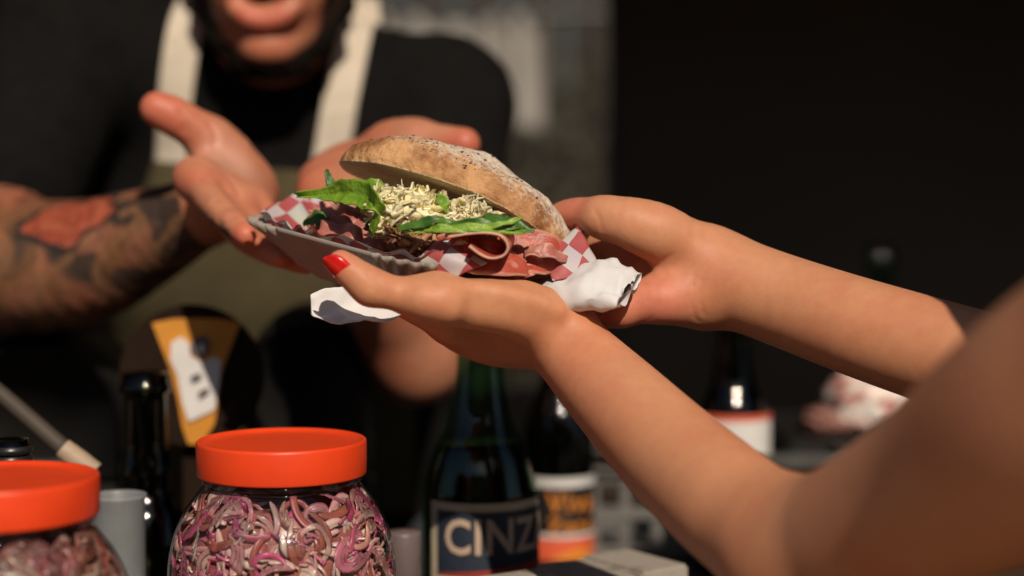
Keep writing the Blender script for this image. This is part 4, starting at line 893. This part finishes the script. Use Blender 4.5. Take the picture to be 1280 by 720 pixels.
# ------------------------------------------------------------------ things on the counter
M['glass'] = thin_glass('clear_glass', (0.93, 0.94, 0.93))
M['lid'] = mat('orange_red_plastic', (0.78, 0.062, 0.012), 0.42, (0.72, 0.052, 0.010), 25, bump=0.08, bscale=120, bdist=0.001, spec=0.4, sss=0.08, sssr=(1, 0.3, 0.1), ssscale=0.004)
M['onion'] = mat('pickled_onion', (1, 1, 1), 0.28, (0.85, 0.75, 0.78), 80, attr='Col', sss=0.5, sssr=(1, 0.5, 0.55), ssscale=0.005)
M['brine'] = mat('onion_brine', (0.22, 0.045, 0.050), 0.3, (0.36, 0.15, 0.11), 60, 6)
def jar(loc, sc, label, seed, cols):
    x, y, z = loc
    j = empty('pickle_jar', loc, label=label, cat='jar')
    prof = np.array([(0.0, 0.001), (0.055, 0.001), (0.064, 0.006), (0.0705, 0.020), (0.0735, 0.045), (0.0742, 0.085), (0.0738, 0.120), (0.0722, 0.136), (0.0685, 0.150), (0.0625, 0.162), (0.0560, 0.171), (0.0515, 0.177), (0.0500, 0.180), (0.0500, 0.196)])*sc
    pf = spline(prof, 60)
    lathe('glass_wall', pf, M['glass'], loc, j, 72)
    lathe('glass_bead', np.array([(0.0505, 0.1805), (0.0522, 0.1815), (0.0526, 0.1828), (0.0516, 0.1838), (0.0503, 0.184)])*sc, M['glass'], loc, j, 72)
    lp = np.array([(0.0518, 0.1845), (0.0542, 0.1848), (0.0546, 0.1860), (0.0548, 0.1950), (0.0548, 0.2050), (0.0545, 0.2064), (0.0536, 0.2072), (0.0524, 0.2072), (0.0512, 0.2062), (0.0500, 0.2052), (0.040, 0.2050), (0.020, 0.2052), (0.0, 0.2053)])*sc
    lid = lathe('lid', lp, M['lid'], loc, j, 160)
    # contents
    rs = np.random.RandomState(seed); Vs = []; Cs = []; Fs = []; o_ = 0
    rad_at = lambda h: np.interp(h, pf[:, 1]/sc, pf[:, 0]/sc)
    for i in range(620):
        h = rs.uniform(0.012, 0.172) if rs.rand() < 0.5 else rs.uniform(0.09, 0.174)
        Rm = rad_at(h)-0.0030; rr = Rm*rs.uniform(0.86, 1.0); th = rs.uniform(0, 2*math.pi)
        c = np.array([rr*math.cos(th), rr*math.sin(th), h]); out = np.array([math.cos(th), math.sin(th), 0])
        strand = rs.rand() < 0.45
        nn = nrm(out+rs.normal(size=3)*(0.35 if not strand else 0.6)); a = nrm(np.cross(nn, rs.normal(size=3)*[1, 1, 0.5])); b_ = np.cross(nn, a)
        R00 = rs.uniform(0.016, 0.034) if strand else rs.uniform(0.009, 0.019)
        arc = rs.uniform(0.9, 2.0) if strand else rs.uniform(2.2, 5.6); ecc = rs.uniform(0.55, 1.0)
        c1 = np.array(cols[rs.randint(1, len(cols))]); c2 = np.array(cols[0])
        for layer in range(rs.randint(1, 4)):
            th0 = rs.uniform(0.0013, 0.0034); R0 = R00-layer*(2*th0+rs.uniform(0.0002, 0.0016))
            if R0 < 0.003: break
            k = 18; t_ = np.linspace(-arc/2, arc/2, k)+rs.uniform(-0.25, 0.25); wd = rs.uniform(0.0004, 0.0010)
            P_ = c + R0*(np.outer(np.cos(t_)-(0.9 if strand else 0.3), a) + ecc*np.outer(np.sin(t_), b_)) + 0.0022*np.outer(np.sin(t_*2.3+i), nn)
            rd = np.outer(np.cos(t_), a)+np.outer(np.sin(t_), b_); e_ = np.linspace(-1, 1, k)
            th_ = th0*np.sqrt(np.clip(1-e_**6, 0.05, 1))[:, None]
            V_ = np.stack([P_+nn*wd+rd*th_*0.5, P_+rd*th_, P_-nn*wd+rd*th_*0.5, P_-nn*wd-rd*th_*0.5, P_-rd*th_, P_+nn*wd-rd*th_*0.5], 1).reshape(-1, 3)
            hh = np.clip(V_[:, 2], 0.006, 0.178); lim = np.interp(hh, pf[:, 1]/sc, pf[:, 0]/sc)-0.0018
            ro = np.hypot(V_[:, 0], V_[:, 1]); f = np.minimum(1, lim/np.maximum(ro, 1e-6)); V_ = np.stack([V_[:, 0]*f, V_[:, 1]*f, hh], 1)
            Vs.append(V_*sc); Fs.append(grid_quads(k, 6, close_v=True)+o_); o_ += len(V_)
            edge = np.tile([0.35, 1.0, 0.35, 0.0, 0.0, 0.0], k)[:, None]*rs.uniform(0.1, 1); Cs.append((c1*(1-edge)+c2*edge)*rs.uniform(0.8, 1.1))
    on = mesh_np('pickled_onions', np.vstack(Vs)+np.array(loc), np.vstack(Fs), M['onion'], None, col=np.vstack(Cs))
    tag(on, 'sliced pickled red onions packed inside the ' + ('jar with the clear round belly' if sc > 0.99 else 'smaller'), 'onions', kind='stuff')
    co = pf.copy(); co[:, 0] = np.maximum(co[:, 0]-0.0085*sc, 0.0); co[:, 1] = np.clip(co[:, 1], 0.006*sc, 0.168*sc)
    lathe('brine', np.vstack([co, [(0, 0.168*sc)]]), M['brine'], loc, j, 40)
    return j, on
ONI = [(0.50, 0.045, 0.17), (0.64, 0.30, 0.31), (0.70, 0.47, 0.41), (0.54, 0.10, 0.22), (0.74, 0.58, 0.49), (0.58, 0.20, 0.26), (0.34, 0.11, 0.07), (0.66, 0.42, 0.36), (0.56, 0.28, 0.22)]
ONI2 = [(0.26, 0.06, 0.06), (0.42, 0.20, 0.16), (0.50, 0.34, 0.26), (0.20, 0.08, 0.05), (0.34, 0.12, 0.12)]
c1 = at(352, 553, 1.095); j1, on1 = jar((c1[0], 1.095, CT), 1.0, 'round jar of magenta onion slices with orange lid before the round sign', 3, ONI)
c2 = at(0, 600, 0.955); j2, on2 = jar((c2[0], 0.955, CT), 1.0, 'round jar of brownish onion slices with orange lid before the plastic cup', 9, ONI2)
on1['label'] = 'pink and white onion slices packed in the jar before the round sign'; on2['label'] = 'brownish onion slices packed in the jar before the plastic cup'

# ---- bottles
def dark_glass(name, col, inner):
    m = mat(name, col, 0.06, inner, 9, 2, coat=0.3, spec=0.7); return m
M['green_glass'] = thin_glass('green_glass', (0.34, 0.62, 0.44), 1.0, 0.04)
M['olive_glass'] = thin_glass('olive_glass', (0.13, 0.17, 0.035), 1.0, 0.04)
M['clear_tint'] = thin_glass('smoky_glass', (0.42, 0.45, 0.42), 1.0, 0.03)
M['wine'] = mat('dark_red_wine', (0.010, 0.004, 0.004), 0.15, (0.014, 0.005, 0.005), 20)
M['beer'] = mat('dark_beer', (0.012, 0.012, 0.004), 0.15, (0.018, 0.016, 0.005), 20)
M['black_cap'] = mat('black_cap', (0.012, 0.012, 0.012), 0.35, (0.018, 0.018, 0.018), 60)
M['cream_paper'] = mat('cream_label', (0.56, 0.47, 0.33), 0.6, (0.50, 0.41, 0.28), 60, bump=0.1, bscale=300)
M['navy'] = mat('navy_print', (0.018, 0.026, 0.042), 0.5, (0.024, 0.032, 0.05), 60)
M['red_print'] = mat('red_print', (0.30, 0.035, 0.025), 0.5, (0.26, 0.03, 0.022), 60)
M['tan_print'] = mat('tan_print', (0.50, 0.37, 0.28), 0.5, (0.46, 0.34, 0.25), 60)
M['black_print'] = mat('black_print', (0.012, 0.010, 0.008), 0.5, (0.016, 0.014, 0.012), 60)
M['orange_print'] = mat('orange_print', (0.75, 0.26, 0.03), 0.5, (0.70, 0.23, 0.03), 60)
M['coral_print'] = mat('coral_print', (0.72, 0.12, 0.05), 0.5, (0.68, 0.11, 0.045), 60)
M['white_print'] = mat('white_print', (0.70, 0.68, 0.66), 0.55, (0.64, 0.62, 0.60), 60)
def bottle(loc, r, h, glass, liquid, label, shoulder=0.56, neck=0.015, fill=0.6, cap=None, squat=1.0):
    b_ = empty('bottle', loc, label=label, cat='bottle')
    pr = np.array([(0.0, 0.001), (r*0.90, 0.001), (r*0.985, 0.006), (r, 0.016), (r, h*shoulder*0.6), (r, h*shoulder*0.92), (r*0.97, h*shoulder), (r*0.83, h*(shoulder+0.075)), (r*0.60, h*(shoulder+0.145)), (neck*1.25, h*(shoulder+0.22)), (neck*1.05, h*(shoulder+0.30)), (neck, h*0.93)])
    pf = np.vstack([spline(pr, 70), [(neck*1.18, h*0.935), (neck*1.22, h*0.955), (neck*1.12, h*0.965), (neck*1.1, h), (neck*0.8, h)]])
    lathe('glass_wall', pf, glass, loc, b_, 56)
    q = pf.copy(); q[:, 0] = np.maximum(q[:, 0]-0.0022, 0); q = q[q[:, 1] < h*fill]; q[:, 1] = np.maximum(q[:, 1], 0.004)
    q = np.vstack([q, [(0, q[-1, 1])]]); lathe('contents', q, liquid, loc, b_, 40)
    if cap: lathe('cap', [(neck*1.26, h*0.90), (neck*1.27, h*0.97), (neck*1.25, h+0.004), (0, h+0.005)], cap, loc, b_, 40)
    return b_
def wrap(name, loc, r, a0, a1, z0, z1, m, parent, na=40, nz=2, topf=None):
    """a paper label on a round bottle: angles in degrees, 0 = towards the camera, positive to the camera's right"""
    A = np.radians(np.linspace(a0, a1, na)); Zs = np.linspace(0, 1, nz)
    V = []
    for a in A:
        zt = z1 if topf is None else topf((a-A[0])/(A[-1]-A[0]))
        for q in Zs: V.append((loc[0]+r*math.sin(a), loc[1]-r*math.cos(a), loc[2]+z0+(zt-z0)*q))
    return mesh_np(name, V, grid_quads(na, nz), m, parent)
def wrap_text(txt, loc, r, a_mid, z_mid, size, m, parent, name='lettering', bold=0.02, spacing=1.0, sx=1.0):
    cu = bpy.data.curves.new(name, 'FONT'); cu.body = txt; cu.size = size; cu.align_x = 'CENTER'; cu.align_y = 'CENTER'; cu.offset = bold*size; cu.space_character = spacing; cu.resolution_u = 3
    to = bpy.data.objects.new('tmp', cu); COL.objects.link(to); dg = bpy.context.evaluated_depsgraph_get(); dg.update()
    me = bpy.data.meshes.new_from_object(to.evaluated_get(dg)); bpy.data.objects.remove(to)
    bm = bmesh.new(); bm.from_mesh(me)
    bmesh.ops.subdivide_edges(bm, edges=[e for e in bm.edges if e.calc_length() > size*0.12], cuts=3)
    bmesh.ops.triangulate(bm, faces=bm.faces[:])
    for v in bm.verts:
        a = math.radians(a_mid)+v.co.x*sx/r
        v.co = Vector((loc[0]+r*math.sin(a), loc[1]-r*math.cos(a), loc[2]+z_mid+v.co.y))
    bm.to_mesh(me); bm.free(); me.materials.clear(); me.materials.append(m); me.name = name
    o = bpy.data.objects.new(name, me); COL.objects.link(o); place(o, parent); return o
# vermouth bottle with its dark blue label
X1, Y1 = at(600, 600, 1.28)[0], 1.28; L1 = (X1, Y1, CT); r1 = 0.0435
bt = bottle(L1, r1, 0.295, M['green_glass'], M['wine'], 'round shouldered green bottle with dark blue CINZANO label beside the onion jar', 0.50, 0.0165, 0.60, M['black_cap'])
zt = at(600, 629, 1.24)[2]-CT; zb = zt-0.066
wrap('label', L1, r1+0.0006, -54, 150, zb-0.02, zt, M['cream_paper'], bt)
wrap('label_panel', L1, r1+0.0010, -44, 140, zb+0.012, zt-0.006, M['navy'], bt)
wrap('label_band', L1, r1+0.0014, -44, 140, zb+0.012, zb+0.013, M['red_print'], bt, topf=lambda q: zb+0.013+0.011*q**0.8)
wrap_text('CINZANO', L1, r1+0.0019, 60, zt-0.026, 0.036, M['tan_print'], bt, bold=0.022, spacing=1.06, sx=0.86)
# beer bottle with the black and orange label
X2, Y2 = at(698, 640, 1.60)[0], 1.60; L2 = (X2, Y2, CT); r2 = 0.0335
bt = bottle(L2, r2, 0.245, M['olive_glass'], M['beer'], 'green beer bottle with black label and orange lettering behind the vermouth bottle', 0.58, 0.0135, 0.75, M['black_cap'])
z0 = at(698, 703, 1.567)[2]-CT; z1 = at(698, 597, 1.567)[2]-CT
wrap('label', L2, r2+0.0006, -80, 80, z0, z1, M['black_print'], bt)
wrap('label_band', L2, r2+0.0010, -80, 80, z1-0.009, z1-0.001, M['white_print'], bt)
wrap('label_band', L2, r2+0.0010, -80, 80, z0+0.001, z0+0.022, M['coral_print'], bt)
wrap('label_band', L2, r2+0.0014, -10, 70, z0+0.0015, z0+0.004, M['orange_print'], bt, topf=lambda q: z0+0.004+0.008*math.sin(q*3))
wrap('label_band', L2, r2+0.0010, -80, 80, z0+0.0225, z0+0.026, M['white_print'], bt)
wrap_text('Viva', L2, r2+0.0014, 22, z1-0.0245, 0.027, M['orange_print'], bt, bold=0.012, sx=0.92, spacing=1.2)
wrap_text('Zeno', L2, r2+0.0014, 24, z1-0.0455, 0.0185, M['orange_print'], bt, bold=0.012, sx=1.1, spacing=1.2)
# dark bottle beyond the near forearm with a white red-edged label
L3_ = (at(915, 520, 1.62)[0], 1.62, CT)
bt = bottle(L3_, 0.036, 0.285, M['olive_glass'], M['wine'], 'dark bottle with red edged white label behind the near forearm', 0.50, 0.0145, 0.8)
zz1 = at(915, 520, 1.585)[2]-CT; wrap('label', L3_, 0.0366, -70, 78, zz1-0.06, zz1, M['white_print'], bt); wrap('label_band', L3_, 0.0370, -70, 78, zz1-0.0055, zz1, M['coral_print'], bt)
L4_ = (at(1100, 330, 2.02)[0], 2.02, CT)
bottle(L4_, 0.036, 0.300, M['green_glass'], M['beer'], 'tall green bottle standing at the back of the side counter', 0.52, 0.016, 0.5)
L5_ = (at(182, 560, 1.29)[0], 1.29, CT)
bottle(L5_, 0.033, at(182, 466, 1.29)[2]-CT, M['olive_glass'], M['beer'], 'dark olive wine bottle in front of the round sign', 0.46, 0.016, 0.4)
L6_ = (at(14, 560, 1.12)[0], 1.12, CT)
bt = bottle(L6_, 0.030, at(14, 549, 1.12)[2]-CT, M['olive_glass'], M['wine'], 'dark bottle with black screw cap behind the brownish onion jar', 0.45, 0.0105, 0.8)
hh = at(14, 549, 1.12)[2]-CT
for i in range(5): lathe('cap_ring', [(0.0125, hh-0.004-i*0.0062), (0.0141, hh-0.006-i*0.0062), (0.0141, hh-0.0075-i*0.0062), (0.0125, hh-0.0095-i*0.0062)], M['black_cap'], L6_, bt, 32)

# ---- plastic cups, tongs handle, round sign, grill
M['cup'] = mat('milky_plastic', (0.22, 0.235, 0.24), 0.35, (0.18, 0.19, 0.195), 20, trans=0.0, sss=0.3, sssr=(1, 1, 1), ssscale=0.01)
xc = at(148, 660, 1.17)[0]; cl = (xc, 1.17, CT); hc_ = at(148, 618, 1.17)[2]-CT
cup = lathe('plastic_cup', [(0, 0.001), (0.0145, 0.001), (0.0165, 0.004), (0.0172, hc_*0.45), (0.0176, hc_*0.47), (0.0184, hc_*0.62), (0.0188, hc_-0.003), (0.0196, hc_-0.001), (0.0192, hc_), (0.0182, hc_-0.002), (0.0172, hc_*0.62), (0.015, hc_*0.5), (0, hc_*0.48)], M['cup'], cl)
tag(cup, 'milky plastic cup standing behind the brownish onion jar', 'cup')
gl = (at(505, 690, 1.2)[0], 1.2, CT); M['pinkglass'] = mat('grey_pink_plastic', (0.17, 0.13, 0.13), 0.4, (0.13, 0.10, 0.10), 20)
hg = at(505, 664, 1.2)[2]-CT
o = lathe('salt_shaker', [(0, 0.001), (0.0105, 0.001), (0.012, 0.004), (0.0115, hg*0.5), (0.0118, hg*0.72), (0.0112, hg*0.74), (0.0122, hg*0.76), (0.0122, hg*0.985), (0.0116, hg), (0.004, hg), (0, hg+0.001)], M['pinkglass'], gl); tag(o, 'small pale pink shaker between the onion jar and the vermouth bottle', 'shaker')
# round sign with the orange wedge
M['brown_board'] = mat('brown_board', (0.022, 0.012, 0.007), 0.9, (0.016, 0.009, 0.006), 30, bump=0.2, spec=0.1)
M['amber'] = mat('amber_print', (0.62, 0.265, 0.030), 0.55, (0.55, 0.225, 0.025), 40)
M['grey_print'] = mat('grey_print', (0.10, 0.09, 0.09), 0.6, (0.13, 0.12, 0.12), 40)
YS = 1.36; sg = empty('round_sign', (at(240, 470, YS)[0], YS, CT), label='round brown sign with an orange wedge and white print', cat='sign')
cS = at(240, 470, YS); rS = rp(90, YS)
bm = bmesh.new(); bmesh.ops.create_cone(bm, cap_ends=True, segments=64, radius1=rS, radius2=rS, depth=0.012, matrix=Matrix.Translation(Vector(cS)) @ Matrix.Rotation(math.pi/2, 4, 'X'))
bmesh.ops.bevel(bm, geom=[e for e in bm.edges if abs(e.calc_length()) < 0.02], offset=0.002, segments=2, affect='EDGES')
me = bpy.data.meshes.new('disc'); bm.to_mesh(me); bm.free(); me.materials.append(M['brown_board']); o = bpy.data.objects.new('disc', me); COL.objects.link(o); place(o, sg)
def plate(name, pts, Y, th, m, parent):
    bm = bmesh.new(); vs = [bm.verts.new(Vector(at(px, py, Y))) for px, py in pts]; f = bm.faces.new(vs)
    if f.normal.y > 0 or True:
        bm.normal_update()
        if f.normal.y > 0: f.normal_flip()
    e = bmesh.ops.extrude_face_region(bm, geom=[f]); bmesh.ops.translate(bm, verts=[v for v in e['geom'] if isinstance(v, bmesh.types.BMVert)], vec=(0, th, 0))
    bmesh.ops.recalc_face_normals(bm, faces=bm.faces[:])
    me = bpy.data.meshes.new(name); bm.to_mesh(me); bm.free(); me.materials.append(m); o = bpy.data.objects.new(name, me); COL.objects.link(o); place(o, parent); return o
plate('wedge', [(190, 404), (215, 399), (245, 398), (275, 399), (300, 404), (290, 430), (277, 465), (272, 500), (268, 530), (252, 556), (235, 555), (228, 535), (222, 500), (212, 460), (200, 430)], YS-0.010, 0.004, M['amber'], sg)
plate('print_patch', [(214, 428), (226, 421), (236, 430), (238, 446), (252, 452), (268, 446), (276, 452), (274, 480), (268, 512), (252, 520), (236, 527), (228, 505), (222, 470), (213, 450)], YS-0.0125, 0.0025, M['white_print'], sg)
plate('print_patch', [(240, 423), (256, 420), (262, 430), (258, 444), (244, 446), (238, 436)], YS-0.0130, 0.003, M['grey_print'], sg)
plate('print_patch', [(248, 432), (254, 430), (256, 440), (249, 441)], YS-0.0145, 0.0012, M['white_print'], sg)
plate('print_patch', [(238, 470), (250, 466), (252, 474), (240, 480)], YS-0.0140, 0.0012, M['grey_print'], sg)
plate('print_patch', [(248, 490), (260, 484), (261, 492), (249, 500)], YS-0.0140, 0.0012, M['grey_print'], sg)
boxes('stand', [(cS[0]-0.010, cS[0]+0.010, YS+0.007, YS+0.017, CT, cS[2])], M['brown_board'], sg, bevel=0.002)
boxes('foot', [(cS[0]-0.035, cS[0]+0.035, YS-0.02, YS+0.035, CT, CT+0.008)], M['brown_board'], sg, bevel=0.002)
# long spoon with a pale wooden grip leaning over the jars
M['wood_pale'] = mat('pale_wood', (0.42, 0.32, 0.22), 0.6, (0.34, 0.25, 0.17), 20, stretch=(1, 8, 8)); M['wood_dark'] = mat('stained_wood', (0.07, 0.052, 0.038), 0.6, (0.05, 0.038, 0.028), 20)
sp = empty('spatula', tuple(at(110, 585, 1.20)), label='long handled spatula with a pale wooden end leaning beside the wine bottle', cat='spatula')
tube('grip', [at(78, 560, 1.20), at(98, 576, 1.20), at(118, 591, 1.20)], [0.0075, 0.0085, 0.0080], M['wood_pale'], sp)
tube('shaft', [at(-90, 420, 1.24), at(0, 492, 1.22), at(82, 563, 1.20)], [0.006, 0.006, 0.0065], M['wood_dark'], sp)
# black contact grill that the vendor works over
M['black_enamel'] = mat('black_enamel', (0.010, 0.0095, 0.009), 0.55, (0.014, 0.013, 0.012), 20, spec=0.25, bump=0.1, bscale=80)
M['dark_knob'] = mat('dark_knob', (0.02, 0.02, 0.02), 0.35, (0.03, 0.03, 0.03), 20)
def grill(px0, px1, pytop, label, Yg=1.495):
    x0, x1 = at(px0, 500, Yg)[0], at(px1, 500, Yg)[0]; zt_ = at(300, pytop, Yg)[2]
    gr = empty('contact_grill', ((x0+x1)/2, Yg, CT), label=label, cat='grill')
    boxes('base', [(x0, x1, Yg-0.012, Yg+0.10, CT+0.012, CT+0.11)], M['black_enamel'], gr, bevel=0.008)
    n = 24; pr = []
    for i in range(n):
        t_ = math.pi*i/(n-1); pr.append((-math.cos(t_), max(0.0, math.sin(t_))**0.45))
    V = []
    for yy, sc_ in ((Yg-0.012, 0.90), (Yg-0.002, 0.985), (Yg+0.02, 1.0), (Yg+0.08, 1.0), (Yg+0.10, 0.92)):
        for (a, c) in pr: V.append(((x0+x1)/2 + a*(x1-x0)/2*sc_, yy, CT+0.115 + c*(zt_-CT-0.115)*sc_))
    q = grid_quads(5, n); V.append(((x0+x1)/2, Yg-0.012, CT+0.115)); a_ = len(V)-1
    mesh_np('lid', V, q, M['black_enamel'], gr, tris=[(a_, i+1, i) for i in range(n-1)])
    tube('handle', [((x0+x1)/2-0.04, Yg-0.01, CT+0.13), ((x0+x1)/2-0.038, Yg-0.03, CT+0.13), ((x0+x1)/2+0.038, Yg-0.03, CT+0.13), ((x0+x1)/2+0.04, Yg-0.01, CT+0.13)], 0.005, M['dark_knob'], gr)
    for sx in (-1, 1): boxes('foot', [((x0+x1)/2+sx*(x1-x0)*0.38-0.008, (x0+x1)/2+sx*(x1-x0)*0.38+0.008, Yg+0.01, Yg+0.03, CT, CT+0.012)], M['dark_knob'], gr)
grill(302, 456, 384, 'black contact grill with rounded lid behind the pink onion jar')
grill(-60, 160, 414, 'wide black contact grill with flat lid behind the spatula')

# ---- right: crate, painted box, paper parcels
M['crate'] = mat('grey_crate', (0.17, 0.165, 0.155), 0.6, (0.13, 0.125, 0.12), 20)
YC = 1.69; x0, x1 = at(742, 640, YC)[0], at(940, 640, YC)[0]; zb_, zt_ = CT, at(800, 588, YC)[2]
cr = empty('plastic_crate', ((x0+x1)/2, YC, CT), label='grey plastic crate with open lattice sides behind the near forearm', cat='crate')
for i in range(6):
    xx = x0+(x1-x0)*i/5; boxes('upright', [(xx-0.005, xx+0.005, YC-0.004, YC+0.004, zb_, zt_)], M['crate'], cr, bevel=0.0015)
for z_ in (zb_+0.006, zb_+0.045, zb_+0.085, zt_-0.006):
    boxes('slat', [(x0-0.006, x1+0.006, YC-0.0065, YC-0.0045, z_-0.006, z_+0.006)], M['crate'], cr, bevel=0.0008)
    boxes('slat', [(x0-0.006, x1+0.006, YC+0.20, YC+0.204, z_-0.006, z_+0.006)], M['crate'], cr, bevel=0.0008)
    for xx in (x0-0.003, x1+0.003): boxes('slat', [(xx-0.002, xx+0.002, YC+0.0045, YC+0.199, z_-0.006, z_+0.006)], M['crate'], cr, bevel=0.0008)
boxes('crate_floor', [(x0, x1, YC+0.006, YC+0.198, CT+0.001, CT+0.004)], M['crate'], cr)
M['worn_white'] = mat('worn_white_paint', (0.36, 0.32, 0.27), 0.7, (0.15, 0.12, 0.09), 26, 6, (0.50, 0.66), bump=0.4, bscale=90)
bxY = 1.16
pA, pB, pC, pD = at(500, 724, 1.10), at(706, 697, 1.20), at(790, 708, 1.17), at(862, 690, 1.24)
zt1 = pB[2]-0.006
wb = empty('wooden_box', ((pA[0]+pD[0])/2, 1.2, CT), label='worn white painted wooden box lying before the beer bottle', cat='box')
def slab(name, A, B, wdt, z0, z1, m, parent):
    A = np.array([A[0], A[1]]); B = np.array([B[0], B[1]]); d_ = nrm(B-A); n_ = np.array([-d_[1], d_[0]])
    bm = bmesh.new(); c = [A, B, B+n_*wdt, A+n_*wdt]
    lo = [bm.verts.new((p[0], p[1], z0)) for p in c]; hi = [bm.verts.new((p[0], p[1], z1)) for p in c]
    bm.faces.new(lo[::-1]); bm.faces.new(hi)
    for i in range(4): bm.faces.new((lo[i], lo[(i+1) % 4], hi[(i+1) % 4], hi[i]))
    bmesh.ops.bevel(bm, geom=bm.edges[:], offset=0.0022, segments=2, affect='EDGES')
    me = bpy.data.meshes.new(name); bm.to_mesh(me); bm.free(); me.materials.append(m); o = bpy.data.objects.new(name, me); COL.objects.link(o); place(o, parent); return o
q0 = at(505, 724, 1.095); q1 = at(708, 699, 1.165)
slab('lid_board', q0, q1, 0.022, zt1-0.006, zt1+0.004, M['worn_white'], wb)
e0 = at(716, 700, 1.165); e1 = at(866, 690, 1.19)
slab('lid_board', (e0[0], e0[1]), (e0[0]+0.048, e0[1]+0.018), 0.07, zt1-0.016, zt1-0.004, M['worn_white'], wb)
slab('lid_board', (e0[0]+0.050, e0[1]+0.0185), (e1[0], e1[1]+0.02), 0.07, zt1-0.013, zt1-0.001, M['worn_white'], wb)
slab('side_board', (q0[0]+0.01, q0[1]+0.012), (e0[0]+0.055, e0[1]+0.03), 0.012, CT, zt1-0.017, M['worn_white'], wb)
slab('side_board', (e0[0]+0.057, e0[1]+0.03), (e1[0]-0.003, e1[1]+0.03), 0.012, CT, zt1-0.017, M['worn_white'], wb)
# crumpled paper parcels on the side counter
M['parcel'] = mat('stained_white_paper', (0.74, 0.68, 0.62), 0.75, (0.50, 0.16, 0.13), 26, 3, (0.47, 0.58), bump=0.4, bscale=60, bdist=0.004)
def parcel(px, py, Y, rx, ry, rz, seed, label, name='paper_parcel', m=None):
    c = at(px, py, Y); nu, nv = 40, 56; V = []
    for i in range(nu):
        a = math.pi*i/(nu-1)-math.pi/2
        for j in range(nv):
            t_ = 2*math.pi*j/nv; V.append((math.cos(a)*math.cos(t_), math.cos(a)*math.sin(t_), math.sin(a)))
    V = np.array(V); V = np.sign(V)*np.abs(V)**0.75; k_ = 0.75+0.5*rdg(V, 1.7, seed) - 0.25*rdg(V, 3.9, seed+3)
    V = V*k_[:, None]*[rx, ry, rz]; V[:, 2] = np.maximum(V[:, 2], -rz*0.8); V[:, 2] += CT+0.001+rz*0.8; V[:, 0] += c[0]; V[:, 1] += Y
    o = mesh_np(name, V, grid_quads(nu, nv, close_v=True), m or M['parcel'], smooth=True); tag(o, label, 'parcel'); return o
M['tin'] = mat('dull_tin', (0.22, 0.22, 0.21), 0.35, (0.15, 0.15, 0.145), 20, metallic=0.7)
zp = at(1095, 545, 1.70)[2]
stand_ = boxes('black_crate', [(at(985, 560, 1.66)[0], at(1320, 560, 1.66)[0], 1.655, 1.90, CT, zp)], M['black_enamel'], None, bevel=0.004); tag(stand_, 'low black box under the stained paper parcel on the side counter', 'box')
o = parcel(1105, 515, 1.74, 0.058, 0.05, 0.034, 4, 'stained white paper parcel on the low black box'); o.location.z = zp-CT
o = parcel(1040, 520, 1.73, 0.030, 0.03, 0.014, 8, 'small reddish crumpled paper beside the stained parcel', m=mat('red_paper', (0.16, 0.05, 0.035), 0.7, (0.30, 0.16, 0.13), 30)); o.location.z = zp-CT
# tin tray leaning beside the labelled bottle
tt_ = empty('tin_tray', tuple(at(1010, 570, 1.60)*[1, 1, 0]+[0, 0, CT]), label='dull tin tray with raised rim beside the red edged bottle', cat='tray')
zT = at(1000, 566, 1.58)[2]
xa, xb = at(940, 570, 1.58)[0], at(1055, 570, 1.58)[0]
boxes('tray_floor', [(xa, xb, 1.56, 1.645, zT-0.012, zT-0.010)], M['tin'], tt_); boxes('rim', [(xa, xb, 1.556, 1.5595, zT-0.012, zT+0.002)], M['tin'], tt_, bevel=0.001); boxes('rim', [(xb, xb+0.004, 1.556, 1.645, zT-0.012, zT+0.003)], M['tin'], tt_, bevel=0.001)
boxes('support', [(xa+0.02, xb-0.02, 1.575, 1.635, CT, zT-0.0125)], M['black_enamel'], tt_)
